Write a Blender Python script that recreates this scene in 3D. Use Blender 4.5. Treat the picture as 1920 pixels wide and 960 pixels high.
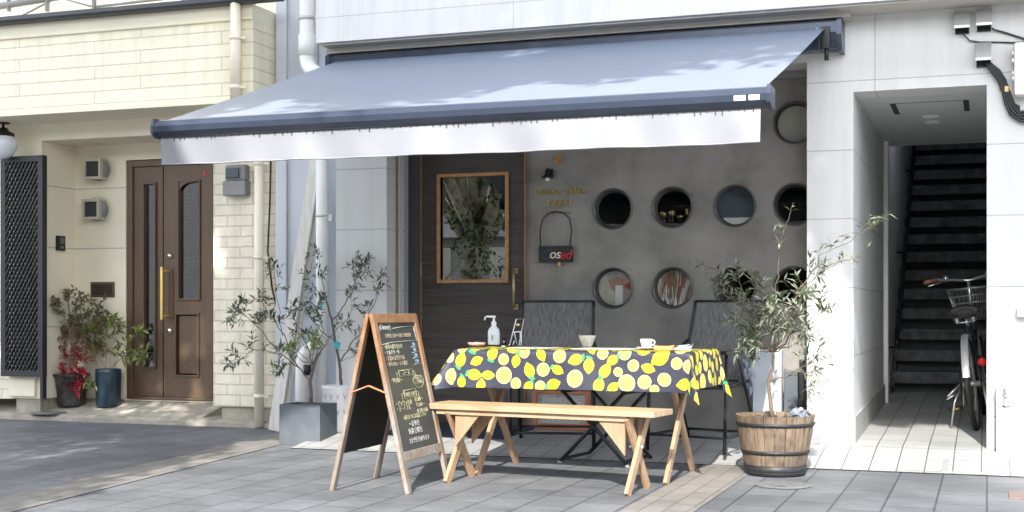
import bpy, bmesh, math, random
from mathutils import Vector, Matrix, Euler

S = bpy.context.scene
for o in list(bpy.data.objects):
    bpy.data.objects.remove(o)
COL = S.collection
R = math.radians

# ------------------------------------------------------------------ camera
YAW = R(19.6); F = 2500.0; EYE = 0.95; HOR = 580.0
cam = bpy.data.cameras.new('camera'); co = bpy.data.objects.new('camera', cam); COL.objects.link(co)
co.location = (0, 0, EYE); co.rotation_euler = (R(90), 0, YAW)
cam.sensor_width = 36; cam.lens = 36 * F / 1920; cam.shift_y = (HOR - 480) / 1920
cam.clip_end = 400; cam.clip_start = 0.05
S.camera = co
# ------------------------------------------------------------------ sky and sun
SUN_EL, SUN_AZ = 36.5, 10.0           # the sun stands behind the camera, a little to the right
w = bpy.data.worlds.new('World'); S.world = w; w.use_nodes = True
nt = w.node_tree; sky = nt.nodes.new('ShaderNodeTexSky'); sky.sky_type = 'NISHITA'; sky.sun_disc = False
sky.sun_elevation = R(SUN_EL); sky.sun_rotation = R(180 - SUN_AZ)
bg = nt.nodes['Background']; hs = nt.nodes.new('ShaderNodeHueSaturation'); hs.inputs['Saturation'].default_value = .38; nt.links.new(sky.outputs[0], hs.inputs['Color']); nt.links.new(hs.outputs[0], bg.inputs[0]); bg.inputs[1].default_value = 0.15
sl = bpy.data.lights.new('sun', 'SUN'); sl.energy = 2.0; sl.angle = R(0.5); sl.color = (1, .955, .88)
so = bpy.data.objects.new('sun', sl); COL.objects.link(so)
sd = Vector((-math.sin(R(SUN_AZ)) * math.cos(R(SUN_EL)), math.cos(R(SUN_AZ)) * math.cos(R(SUN_EL)), -math.sin(R(SUN_EL))))
so.rotation_euler = sd.to_track_quat('-Z', 'Y').to_euler()
S.view_settings.view_transform = 'Standard'; S.view_settings.look = 'None'
S.view_settings.exposure = 2.28; S.view_settings.gamma = 1

# ------------------------------------------------------------------ survey helpers: a mark on the photograph, on a plane at a known depth, in metres
ca, sa = math.cos(YAW), math.sin(YAW)
def PX(u, Y): x = (u - 960) / F; return Y * (x * ca - sa) / (ca + x * sa)
def PZ(u, v, Y): x = (u - 960) / F; return EYE + (HOR - v) / F * Y / (ca + x * sa)
def P(u, v, Y): return Vector((PX(u, Y), Y, PZ(u, v, Y)))
V = Vector

# ------------------------------------------------------------------ materials
MATS = {}
def _new(name):
    m = bpy.data.materials.new(name); m.use_nodes = True; MATS[name] = m
    n = m.node_tree.nodes; return m, n, m.node_tree.links, n['Principled BSDF']
def _coord(n, l, vec=(1, 1, 1), src='Object'):
    tc = n.new('ShaderNodeTexCoord'); mp = n.new('ShaderNodeMapping'); mp.inputs['Scale'].default_value = vec
    l.new(tc.outputs[src], mp.inputs['Vector']); return mp.outputs[0]
def _noise(n, l, co_, scale, detail=6, rough=.6):
    t = n.new('ShaderNodeTexNoise'); t.inputs['Scale'].default_value = scale; t.inputs['Detail'].default_value = detail
    t.inputs['Roughness'].default_value = rough; l.new(co_, t.inputs['Vector']); return t.outputs['Fac']
def _ramp(n, l, fac, stops):
    r = n.new('ShaderNodeValToRGB'); e = r.color_ramp.elements
    while len(e) < len(stops): e.new(.5)
    for i, (p, c) in enumerate(stops): e[i].position = p; e[i].color = (*c, 1)
    l.new(fac, r.inputs[0]); return r.outputs[0]
def _mix(n, l, a, b, fac, mode='MIX'):
    m = n.new('ShaderNodeMixRGB'); m.blend_type = mode
    for i, x in ((0, fac), (1, a), (2, b)):
        if isinstance(x, (int, float)): m.inputs[i].default_value = x
        elif isinstance(x, tuple): m.inputs[i].default_value = (*x, 1)
        else: l.new(x, m.inputs[i])
    return m.outputs[0]
def _bump(n, l, p, h, strength, dist=.01):
    b = n.new('ShaderNodeBump'); b.inputs['Strength'].default_value = strength; b.inputs['Distance'].default_value = dist
    l.new(h, b.inputs['Height'])
    if p.inputs['Normal'].links: l.new(p.inputs['Normal'].links[0].from_socket, b.inputs['Normal'])
    l.new(b.outputs[0], p.inputs['Normal'])
def mul(c, k): return tuple(min(1, x * k) for x in c)
def M(name, col, rough=.6, metal=0., var=.15, scale=6., vec=(1, 1, 1), bump=0., bscale=80., spec=.5, dirt=None, dscale=2.5, trans=0.):
    m, n, l, p = _new(name)
    cv = _coord(n, l, vec)
    f = _noise(n, l, cv, scale)
    c = _ramp(n, l, f, [(.3, mul(col, 1 - var)), (.7, mul(col, 1 + var))])
    if dirt:
        f2 = _noise(n, l, _coord(n, l), dscale, 8, .7)
        g = _ramp(n, l, f2, [(.48, (0, 0, 0)), (.68, (1, 1, 1))])
        c = _mix(n, l, c, dirt, g)
    l.new(c, p.inputs['Base Color'])
    p.inputs['Roughness'].default_value = rough; p.inputs['Metallic'].default_value = metal
    p.inputs['Specular IOR Level'].default_value = spec
    if trans: p.inputs['Transmission Weight'].default_value = trans
    if bump: _bump(n, l, p, _noise(n, l, cv, bscale, 4), bump, .004)
    return m
def BR(name, c1, c2, mortar, bw, bh, ms, axes='xz', offset=.5, rough=.7, var=.1, bump=.4, vscale=3., grain=0., gscale=120, dirt=None, wobble=0., org=(0, 0), depth=.006, stain=.0, streak=.0, speck=.0):
    m, n, l, p = _new(name)
    tc = n.new('ShaderNodeTexCoord'); sp = n.new('ShaderNodeSeparateXYZ'); cb = n.new('ShaderNodeCombineXYZ')
    l.new(tc.outputs['Object'], sp.inputs[0])
    for i, a in enumerate(axes):
        ad = n.new('ShaderNodeMath'); ad.operation = 'ADD'; ad.inputs[1].default_value = org[i] + 100 * (bw if i == 0 else bh)
        l.new(sp.outputs['xyz'.index(a)], ad.inputs[0]); l.new(ad.outputs[0], cb.inputs[i])
    b = n.new('ShaderNodeTexBrick'); b.offset = offset; b.squash = 1
    b.inputs['Scale'].default_value = 1; b.inputs['Brick Width'].default_value = bw; b.inputs['Row Height'].default_value = bh
    b.inputs['Mortar Size'].default_value = ms; b.inputs['Mortar Smooth'].default_value = .15; b.inputs['Bias'].default_value = 0
    b.inputs['Color1'].default_value = (*c1, 1); b.inputs['Color2'].default_value = (*c2, 1); b.inputs['Mortar'].default_value = (*mortar, 1)
    src = cb.outputs[0]
    if wobble:
        nz = n.new('ShaderNodeTexNoise'); nz.inputs['Scale'].default_value = 9; l.new(src, nz.inputs['Vector'])
        src = _mix(n, l, src, nz.outputs['Color'], wobble, 'ADD')
    l.new(src, b.inputs['Vector'])
    f = _noise(n, l, tc.outputs['Object'], vscale, 8, .65)
    c = _mix(n, l, b.outputs['Color'], _ramp(n, l, f, [(.3, (1 - var,) * 3), (.7, (1 + var,) * 3)]), 1., 'MULTIPLY')
    if stain:
        f3 = _noise(n, l, tc.outputs['Object'], 1.1, 9, .75)
        c = _mix(n, l, c, _ramp(n, l, f3, [(.42, (1 - stain,) * 3), (.6, (1, 1, 1))]), 1., 'MULTIPLY')
    if streak:
        f4 = _noise(n, l, _coord(n, l, (5, 5, .35)), 2.2, 7, .7); c = _mix(n, l, c, _ramp(n, l, f4, [(.38, (1 - streak, 1 - streak, 1 - streak * 1.15)), (.56, (1, 1, 1))]), 1., 'MULTIPLY')
    if speck:
        f5 = _noise(n, l, tc.outputs['Object'], 160, 3, .8); c = _mix(n, l, c, _ramp(n, l, f5, [(.3, (1 - speck,) * 3), (.7, (1 + speck,) * 3)]), 1., 'MULTIPLY')
    l.new(c, p.inputs['Base Color']); p.inputs['Roughness'].default_value = rough
    if grain: _bump(n, l, p, _noise(n, l, tc.outputs['Object'], gscale, 4), grain, .004)
    inv = n.new('ShaderNodeMath'); inv.operation = 'SUBTRACT'; inv.inputs[0].default_value = 1; l.new(b.outputs['Fac'], inv.inputs[1])
    _bump(n, l, p, inv.outputs[0], bump, depth)
    return m
def GLASS(name, tint=(.6, .65, .65), refl=.12):
    m, n, l, p = _new(name); n.remove(p)
    out = n['Material Output']; tr = n.new('ShaderNodeBsdfTransparent'); tr.inputs[0].default_value = (*tint, 1)
    gl = n.new('ShaderNodeBsdfGlossy'); gl.inputs['Roughness'].default_value = .01
    fr = n.new('ShaderNodeFresnel'); fr.inputs[0].default_value = 1.5
    ad = n.new('ShaderNodeMath'); ad.operation = 'ADD'; ad.use_clamp = True; ad.inputs[1].default_value = refl; l.new(fr.outputs[0], ad.inputs[0])
    mx = n.new('ShaderNodeMixShader'); l.new(ad.outputs[0], mx.inputs[0]); l.new(tr.outputs[0], mx.inputs[1]); l.new(gl.outputs[0], mx.inputs[2])
    l.new(mx.outputs[0], out.inputs[0]); return m
def LEAF(name, dark, light, back=None, rough=.45, scale=14):
    m, n, l, p = _new(name); out = n['Material Output']
    f = _noise(n, l, _coord(n, l), scale, 2)
    c = _ramp(n, l, f, [(.32, dark), (.68, light)])
    if back:
        g = n.new('ShaderNodeNewGeometry'); c = _mix(n, l, c, back, g.outputs['Backfacing'])
    l.new(c, p.inputs['Base Color']); p.inputs['Roughness'].default_value = rough
    t = n.new('ShaderNodeBsdfTranslucent'); l.new(c, t.inputs[0])
    mx = n.new('ShaderNodeMixShader'); mx.inputs[0].default_value = .25
    l.new(p.outputs[0], mx.inputs[1]); l.new(t.outputs[0], mx.inputs[2]); l.new(mx.outputs[0], out.inputs[0]); return m

street_m = BR('street_paver', (.132, .139, .152), (.164, .170, .182), (.062, .065, .071), .36, .235, .0058, 'yx', .5, .62, .12, .35, 2.2, .25, 90, depth=.004, stain=.24, speck=.16)
strip_m = BR('band_paver', (.20, .188, .172), (.245, .23, .212), (.09, .085, .08), .22, .11, .003, 'yx', .5, .7, .12, .35, 4, .3, 120, depth=.004, stain=.2, speck=.12)
apron_m = BR('apron_tile', (.34, .345, .34), (.39, .39, .38), (.12, .12, .115), .30, .156, .004, 'yx', 0, .5, .06, .4, 3, .1, 90, depth=.004, stain=.16, speck=.05, org=(0, .03))
concrete_m = M('concrete', (.36, .33, .27), .85, var=.25, scale=5, bump=.5, bscale=60, dirt=(.19, .175, .15), dscale=2.2)
siding_m = BR('cream_siding', (.85, .785, .61), (.87, .805, .635), (.60, .55, .41), 1.18, .101, .0045, 'xz', .37, .55, .05, .55, 3, .35, 70, org=(.02, .02), depth=.006, streak=.10)
siding_low_m = BR('cream_block_siding', (.83, .76, .61), (.85, .785, .64), (.66, .595, .47), .24, .086, .005, 'xz', .5, .6, .08, .9, 5, .7, 40, wobble=.012, depth=.012, stain=.10, streak=.1)
cream_m = M('cream_panel', (.82, .76, .595), .6, var=.05, scale=3, bump=.25, bscale=25)
cream_pipe_m = M('cream_pipe_paint', (.80, .74, .60), .45, var=.06)
white_panel_m = BR('white_panel', (.61, .615, .61), (.63, .635, .63), (.40, .40, .40), 3.03, .44, .0035, 'xz', 0, .55, .04, .5, 1.6, .12, 60, org=(1.1, .23), depth=.004, streak=.06)
white_side_m = BR('white_panel_side', (.61, .615, .61), (.63, .635, .63), (.40, .40, .40), 3.03, .44, .0035, 'yz', 0, .55, .04, .5, 1.6, .12, 60, org=(1.1, .23), depth=.004, streak=.06)
fascia_m = BR('white_fascia', (.66, .655, .66), (.67, .665, .67), (.45, .45, .45), 3.03, .455, .003, 'xz', 0, .5, .03, .4, 1, .1, 60, org=(.4, .17), depth=.003, streak=.08)
soffit_m = M('soffit_paint', (.46, .44, .40), .7, var=.06)
grey_panel_m = M('grey_metal_panel', (.50, .53, .58), .4, var=.06, scale=2)
white_pipe_m = M('white_pipe', (.78, .78, .77), .4, var=.04)
dark_wall_m = M('dark_plaster', (.205, .195, .180), .75, var=.36, scale=2.6, bump=.35, bscale=30, dirt=(.265, .248, .228), dscale=1.4)
ring_m = M('porthole_ring', (.10, .10, .095), .35, .6, var=.1)
door_m = M('dark_wood_door', (.040, .032, .028), .5, var=.45, scale=5, vec=(.5, 1, 9), bump=.15, bscale=20)
door_frame_m = M('charcoal_frame', (.045, .047, .055), .5, var=.1)
amber_wood_m = M('amber_wood', (.36, .185, .075), .45, var=.25, scale=8, vec=(3, 3, 3))
brass_m = M('aged_brass', (.42, .33, .17), .4, .8, var=.25, scale=20)
gold_m = M('polished_brass', (.82, .60, .22), .25, .9, var=.08)
gold_letter_m = M('gold_lettering', (.38, .28, .08), .5, .2, var=.35, scale=40)
black_m = M('black_metal', (.018, .019, .021), .4, .3, var=.2)
dark_m = M('interior_dark', (.012, .011, .011), .8)
canopy_m = M('canopy_fabric', (.175, .208, .275), .42, var=.03, scale=1.2, bump=.06, bscale=500, spec=.6)
awn_metal_m = M('awning_metal', (.045, .058, .088), .32, .35, var=.08)
valance_m = M('valance_vinyl', (.225, .232, .258), .5, var=.06, scale=3, bump=.3, bscale=7)
brown_door_m = M('brown_aluminium_door', (.118, .074, .045), .4, .15, var=.10, scale=4, vec=(6, 6, .6))
lattice_m = M('black_lattice_paint', (.022, .021, .023), .5, var=.2)
grey_box_m = M('grey_plastic', (.22, .22, .22), .5, var=.08)
beige_hood_m = M('beige_hood', (.47, .44, .36), .5, var=.05)
steel_m = M('stainless', (.60, .60, .59), .5, .7, var=.08)
chrome_m = M('chrome', (.72, .72, .72), .15, 1., var=.03)
white_m = M('white_enamel', (.80, .80, .79), .35, var=.02)
porcelain_m = M('porcelain', (.70, .70, .69), .2, var=.01)
stair_m = M('stair_stone', (.12, .12, .123), .55, var=.5, scale=9, bump=.2)
ceil_m = M('passage_ceiling', (.55, .57, .57), .7, var=.03)
skirt_m = M('skirting_tile', (.34, .34, .33), .6, var=.1)
pine_m = M('pale_pine', (.37, .265, .168), .5, var=.22, scale=5, vec=(1, 14, 14), bump=.08, bscale=30, dirt=(.29, .185, .10), dscale=3)
leg_wood_m = M('leg_timber', (.34, .22, .135), .5, var=.2, scale=6, vec=(12, 6, 1.5), bump=.1, bscale=30)
weathered_m = M('weathered_frame_wood', (.225, .20, .175), .7, var=.3, scale=7, vec=(6, 6, 1.5), bump=.3, bscale=60, dirt=(.19, .12, .06), dscale=5)
def _weather(m):
    n, l = m.node_tree.nodes, m.node_tree.links; p = n['Principled BSDF']; old = p.inputs['Base Color'].links[0].from_socket
    tc = n.new('ShaderNodeTexCoord'); sp = n.new('ShaderNodeSeparateXYZ'); l.new(tc.outputs['Object'], sp.inputs[0])
    nz = _noise(n, l, tc.outputs['Object'], 9); ad = n.new('ShaderNodeMath'); ad.operation = 'MULTIPLY_ADD'; ad.inputs[1].default_value = .5; l.new(nz, ad.inputs[0]); l.new(sp.outputs['z'.upper()], ad.inputs[2])
    c = _mix(n, l, old, _mix(n, l, old, (1.0, .62, .36), 1., 'MULTIPLY'), _ramp(n, l, ad.outputs[0], [(.55, (0, 0, 0)), (1.0, (1, 1, 1))])); l.new(c, p.inputs['Base Color'])
_weather(weathered_m)
board_m = M('chalkboard', (.042, .046, .046), .55, var=.35, scale=3)
board_back_m = M('chalkboard_back', (.012, .012, .012), .6, var=.2)
chalk_m = M('white_chalk', (.40, .40, .38), .9, var=.3, scale=60)
chalk_y_m = M('yellow_chalk', (.36, .34, .21), .9, var=.3, scale=60)
chalk_o_m = M('orange_chalk', (.33, .27, .19), .9, var=.3, scale=60)
chalk_b_m = M('blue_chalk', (.22, .32, .40), .9, var=.3, scale=60)
cloth_m = M('navy_tablecloth', (.020, .022, .042), .6, var=.25, scale=12, bump=.1, bscale=60)
lemon_m = M('lemon_print', (.62, .49, .02), .45, var=.06, scale=30)
lemon_pale_m = M('lemon_slice_rim_print', (.62, .56, .21), .45, var=.03)
lemon_flesh_m = M('lemon_slice_print', (.60, .52, .09), .45, var=.12, scale=60)
lemon_leaf_m = M('leaf_print', (.05, .36, .12), .45)
mesh_fabric_m = M('woven_mesh_fabric', (.125, .122, .118), .6, var=.6, scale=26, vec=(6, 1, .6), bump=.3, bscale=50)
barrel_m = M('barrel_oak', (.165, .120, .082), .7, var=.45, scale=5, vec=(9, 9, 1.1), bump=.4, bscale=20, dirt=(.07, .05, .038), dscale=6)
hoop_m = M('barrel_hoop', (.035, .036, .038), .5, .5, var=.3, scale=30, bump=.3)
soil_m = M('soil', (.075, .045, .03), .95, var=.5, scale=50, bump=.9, bscale=60)
planter_m = M('grey_planter', (.075, .088, .102), .55, var=.12, scale=5, dirt=(.105, .115, .125), dscale=3)
white_pot_m = M('white_pot_glaze', (.66, .67, .69), .45, var=.06)
grey_glaze_m = M('grey_zigzag_glaze', (.35, .36, .39), .45)
black_pot_m = M('black_plastic_pot', (.035, .034, .032), .6, var=.2, dirt=(.13, .12, .105), dscale=9)
blue_pot_m = M('blue_glazed_pot', (.016, .036, .052), .28, var=.35, scale=9, vec=(4, 4, .6))
bark_m = M('olive_bark', (.13, .10, .072), .85, var=.35, scale=25, vec=(1, 1, .3), bump=.7, bscale=60)
twig_m = M('twig_bark', (.30, .26, .21), .8, var=.25, scale=20)
street_bark_m = M('plane_tree_bark', (.46, .44, .32), .8, var=.6, scale=5, bump=.5, bscale=12, dirt=(.07, .065, .04), dscale=4)
olive_m = LEAF('olive_leaf', (.030, .050, .026), (.085, .115, .055), (.17, .20, .15))
olive_pale_m = LEAF('pale_olive_leaf', (.075, .095, .055), (.17, .19, .11), (.26, .28, .21))
fresh_m = LEAF('fresh_leaf', (.11, .17, .03), (.24, .30, .07), (.22, .28, .10))
nandina_m = LEAF('nandina_leaf', (.10, .10, .045), (.24, .22, .10), None)
red_leaf_m = LEAF('red_leaf', (.30, .018, .025), (.52, .05, .07), None)
pinkish_m = LEAF('russet_leaf', (.24, .07, .05), (.36, .14, .09), None)
broad_m = LEAF('broad_leaf', (.10, .13, .025), (.30, .33, .09), None, .35)
street_leaf_m = LEAF('street_tree_leaf', (.03, .055, .015), (.09, .14, .035), None)
glass_m = GLASS('window_glass', (.95, .96, .96), .03)
door_glass_m = GLASS('dark_door_glass', (.40, .42, .42), .17)
house_glass_m = GLASS('house_glass', (.25, .28, .30), .16)
clear_m = GLASS('clear_glass', (.90, .94, .95), .04)
plastic_m = M('clear_bottle_plastic', (.78, .82, .85), .25, var=.05)
bag_m = M('crinkled_clear_plastic', (.17, .19, .23), .2, var=.2, scale=20, bump=.8, bscale=40)
paper_m = M('white_paper', (.74, .74, .73), .8, var=.03)
mat_navy_m = M('navy_doormat', (.014, .022, .040), .9, var=.25, scale=60, bump=.5, bscale=300)
placemat_m = M('grey_placemat', (.46, .47, .48), .6, var=.12, scale=60)
bread_m = M('honey_wood', (.62, .34, .10), .5, var=.2, scale=10, vec=(1, 6, 6))
pink_glass_m = M('pink_dish', (.44, .25, .20), .25, var=.2)
food_m = M('dark_sweets', (.08, .035, .03), .5, var=.5, scale=40)
rubber_m = M('tyre_rubber', (.02, .02, .02), .75, var=.2)
bike_m = M('bike_paint', (.03, .033, .04), .3, .3)
grip_m = M('brown_grip', (.24, .10, .045), .6)
alu_m = M('aluminium', (.50, .50, .49), .35, .9, var=.1)
saddle_m = M('black_vinyl', (.016, .016, .016), .45)
red_refl_m = M('red_reflector', (.75, .012, .02), .2)
yellow_refl_m = M('amber_reflector', (.80, .42, .03), .25)
cable_m = M('black_cable', (.02, .02, .022), .5)
globe_m = M('opal_glass_globe', (.70, .74, .80), .15, var=.02)
closed_red_m = M('red_paint', (.62, .02, .03), .6); closed_blue_m = M('navy_paint', (.045, .05, .09), .6); closed_white_m = M('cream_paint', (.66, .60, .50), .6)
sign_black_m = M('black_sign_board', (.016, .016, .015), .6, var=.3)
hatch_m = M('hatch_gap', (.04, .04, .04), .8)
manhole_m = M('manhole_lid', (.17, .175, .18), .6, .2, var=.25, scale=30, bump=.6, bscale=70)
teal_tag_m = M('teal_plant_tag', (.05, .42, .44), .5); 
opp_m = BR('opposite_facade_tile', (.50, .48, .44), (.54, .52, .48), (.35, .34, .32), .3, .1, .006, 'xz', .5, .7)
opp_pale_m = M('opposite_pale_wall', (.70, .69, .66), .7)
redframe_m = M('red_brown_wood', (.42, .16, .08), .6, var=.25, scale=8)
speck_m = M('white_pebbles', (.42, .41, .39), .8, var=.5, scale=70, bump=.7, bscale=70)
blind_m = M('beige_blind', (.46, .44, .38), .7, var=.05)
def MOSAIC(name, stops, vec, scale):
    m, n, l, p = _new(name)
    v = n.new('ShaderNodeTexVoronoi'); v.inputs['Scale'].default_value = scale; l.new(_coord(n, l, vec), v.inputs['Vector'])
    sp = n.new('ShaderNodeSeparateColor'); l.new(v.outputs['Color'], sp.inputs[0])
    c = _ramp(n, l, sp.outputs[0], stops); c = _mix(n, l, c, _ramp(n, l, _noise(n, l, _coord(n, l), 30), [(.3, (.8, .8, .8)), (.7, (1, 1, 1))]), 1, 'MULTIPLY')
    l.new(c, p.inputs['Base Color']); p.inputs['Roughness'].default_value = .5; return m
patch_m = MOSAIC('patchwork_reflection', [(0, (.50, .56, .55)), (.3, (.62, .58, .42)), (.5, (.40, .48, .52)), (.7, (.62, .48, .42)), (.92, (.45, .08, .05))], (1, 1, 1), 11)  # cell colours stand in for a scene mirrored in the pane
autumn_m = MOSAIC('autumn_reflection', [(0, (.20, .045, .04)), (.35, (.33, .12, .09)), (.6, (.13, .15, .04)), (.8, (.40, .28, .22)), (.95, (.6, .55, .5))], (3, 1, .9), 17)  # streaky cells painted as a reflected scene

# ------------------------------------------------------------------ mesh builder
def mat_of(o): return Matrix.LocRotScale(o.location, o.rotation_euler, None)
class MB:
    def __init__(s): s.bm = bmesh.new(); s.mi = 0
    def _f(s, vs, smooth=False):
        try: f = s.bm.faces.new(vs)
        except ValueError: return None
        f.material_index = s.mi; f.smooth = smooth; return f
    def face(s, pts, smooth=False): return s._f([s.bm.verts.new(p) for p in pts], smooth)
    def box(s, a, b, bev=0., rot=None, piv=None):
        a, b = V(a), V(b); lo = V([min(a[i], b[i]) for i in range(3)]); hi = V([max(a[i], b[i]) for i in range(3)])
        c = (lo + hi) / 2; d = hi - lo
        mt = Matrix.Translation(c) @ Matrix.Diagonal((d.x, d.y, d.z, 1))
        if rot is not None:
            pv = V(piv) if piv is not None else c
            mt = Matrix.Translation(pv) @ rot.to_4x4() @ Matrix.Translation(-pv) @ mt
        r = bmesh.ops.create_cube(s.bm, size=1, matrix=mt); vs = r['verts']
        fs = {f for v in vs for f in v.link_faces}
        for f in fs: f.material_index = s.mi
        if bev > 0:
            es = list({e for v in vs for e in v.link_edges})
            rb = bmesh.ops.bevel(s.bm, geom=es, offset=bev, segments=2, profile=.6, affect='EDGES')
            for f in rb['faces']: f.material_index = s.mi
        return s
    def bar(s, p, q, w, h, up=(0, 0, 1), bev=.002):
        p, q = V(p), V(q); z = (q - p); L = z.length; z.normalize(); up = V(up)
        x = up.cross(z)
        if x.length < 1e-4: x = V((1, 0, 0)).cross(z)
        x.normalize(); y = z.cross(x)
        mt = Matrix((x, y, z)).transposed().to_4x4(); mt.translation = (p + q) / 2
        r = bmesh.ops.create_cube(s.bm, size=1, matrix=mt @ Matrix.Diagonal((w, h, L, 1)))
        vs = r['verts']
        for f in {f for v in vs for f in v.link_faces}: f.material_index = s.mi
        if bev:
            rb = bmesh.ops.bevel(s.bm, geom=list({e for v in vs for e in v.link_edges}), offset=bev, segments=1, affect='EDGES')
            for f in rb['faces']: f.material_index = s.mi
        return s
    def tube(s, pts, r, n=8, closed=False, cap=True, smooth=True):
        pts = [V(p) for p in pts]; N = len(pts); rs = r if isinstance(r, (list, tuple)) else [r] * N
        rings = []; prev = None
        for i, p in enumerate(pts):
            if closed: t = pts[(i + 1) % N] - pts[i - 1]
            else: t = pts[min(i + 1, N - 1)] - pts[max(i - 1, 0)]
            if t.length < 1e-9: t = V((0, 0, 1))
            t.normalize()
            if prev is None:
                x = t.cross(V((0, 0, 1)));
                if x.length < .1: x = t.cross(V((1, 0, 0)))
            else: x = prev - t * prev.dot(t)
            if x.length < 1e-6: x = t.orthogonal()
            x.normalize(); prev = x; y = t.cross(x)
            rings.append([s.bm.verts.new(p + (x * math.cos(2 * math.pi * k / n) + y * math.sin(2 * math.pi * k / n)) * rs[i]) for k in range(n)])
        for i in range(N if closed else N - 1):
            a, b = rings[i], rings[(i + 1) % N]
            for k in range(n): s._f([a[k], a[(k + 1) % n], b[(k + 1) % n], b[k]], smooth)
        if cap and not closed: s._f(rings[0][::-1]); s._f(rings[-1])
        return s
    def lathe(s, prof, c, n=32, smooth=True, mt=None):
        c = V(c); rings = []
        for r, z in prof:
            if r < 1e-6: rings.append([s.bm.verts.new((0, 0, z))])
            else: rings.append([s.bm.verts.new((r * math.cos(2 * math.pi * k / n), r * math.sin(2 * math.pi * k / n), z)) for k in range(n)])
        for a, b in zip(rings, rings[1:]):
            for k in range(n):
                k2 = (k + 1) % n
                if len(a) == 1 and len(b) == 1: continue
                if len(a) == 1: s._f([a[0], b[k2], b[k]], smooth)
                elif len(b) == 1: s._f([a[k], a[k2], b[0]], smooth)
                else: s._f([a[k], a[k2], b[k2], b[k]], smooth)
        T = Matrix.Translation(c) @ (mt.to_4x4() if mt is not None else Matrix())
        for rg in rings:
            for v in rg: v.co = T @ v.co
        return s
    def holed(s, outer, holes, y0, y1, tunnel=True):
        """upright panel in XZ from y0 (front) to y1 (back) with holes"""
        loops = [outer] + holes; es = []; allv = []
        for lp in loops:
            vs = [s.bm.verts.new((x, y0, z)) for x, z in lp]; allv.append(vs)
            es += [s.bm.edges.new((vs[i], vs[(i + 1) % len(vs)])) for i in range(len(vs))]
        r = bmesh.ops.triangle_fill(s.bm, use_beauty=True, use_dissolve=False, edges=es, normal=(0, -1, 0))
        fs = [g for g in r['geom'] if isinstance(g, bmesh.types.BMFace)]
        for f in fs: f.material_index = s.mi
        for k, vs in enumerate(allv):
            back = [s.bm.verts.new((v.co.x, y1, v.co.z)) for v in vs]
            for i in range(len(vs)): s._f([vs[i], vs[(i + 1) % len(vs)], back[(i + 1) % len(vs)], back[i]], k > 0 and len(vs) > 8)
        return s
    def prism(s, poly, d):
        d = V(d); a = [s.bm.verts.new(p) for p in poly]; b = [s.bm.verts.new(V(p) + d) for p in poly]
        s._f(a[::-1]); s._f(b)
        for i in range(len(a)): s._f([a[i], a[(i + 1) % len(a)], b[(i + 1) % len(a)], b[i]])
        return s
    def text(s, body, size, mt, extrude=.001, align='CENTER', shear=0., space=1.):
        c = bpy.data.curves.new('txt', 'FONT'); c.body = body; c.size = size; c.align_x = align; c.extrude = extrude; c.shear = shear; c.space_character = space
        c.resolution_u = 2
        o = bpy.data.objects.new('txt', c); COL.objects.link(o)
        dg = bpy.context.evaluated_depsgraph_get(); me = bpy.data.meshes.new_from_object(o.evaluated_get(dg))
        me.transform(mt)
        k = len(s.bm.faces); s.bm.from_mesh(me); s.bm.faces.ensure_lookup_table()
        for f in s.bm.faces[k:]: f.material_index = s.mi
        bpy.data.objects.remove(o); bpy.data.curves.remove(c); bpy.data.meshes.remove(me); return s
    def build(s, name, mats, parent=None, world=True, root=None, fixn=True):
        me = bpy.data.meshes.new(name)
        if fixn: bmesh.ops.recalc_face_normals(s.bm, faces=s.bm.faces[:])
        if parent is not None and world:
            r = root if root is not None else parent
            while r.parent: r = r.parent
            s.bm.transform(mat_of(r).inverted())
        s.bm.to_mesh(me); s.bm.free()
        for m in (mats if isinstance(mats, (list, tuple)) else [mats]): me.materials.append(m)
        o = bpy.data.objects.new(name, me); COL.objects.link(o)
        if parent is not None: o.parent = parent
        return o
def tag(o, label=None, cat=None, group=None, kind=None):
    if label: o['label'] = label
    if cat: o['category'] = cat
    if group: o['group'] = group
    if kind: o['kind'] = kind
    return o
def empty(name, loc, label, cat, group=None, rz=0.):
    o = bpy.data.objects.new(name, None); COL.objects.link(o); o.location = loc; o.rotation_euler = (0, 0, rz); o.empty_display_size = .1
    return tag(o, label, cat, group)
def rect(x0, x1, z0, z1): return [(x0, z0), (x1, z0), (x1, z1), (x0, z1)]
def circ(x, z, r, n=40): return [(x + r * math.cos(2 * math.pi * k / n), z + r * math.sin(2 * math.pi * k / n)) for k in range(n)]
def cyl(mb, p, q, r, n=16): return mb.tube([p, q], r, n)
RX = lambda d: Matrix.Rotation(R(d), 3, 'X')
RY = lambda d: Matrix.Rotation(R(d), 3, 'Y')
RZ = lambda d: Matrix.Rotation(R(d), 3, 'Z')

# ================================================================== planes of the place
YF = 8.76      # shop pillars and lower facade
YU = 8.45      # projecting upper facade
YW = 9.10      # dark recessed shop wall
YL = 9.45      # cream house front
YB = 9.00      # cream house upper storey
YR = 9.90      # back of the house's porch
Y0 = 8.06      # where the white apron meets the street
FZ = 0.09      # shop floor level

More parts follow.
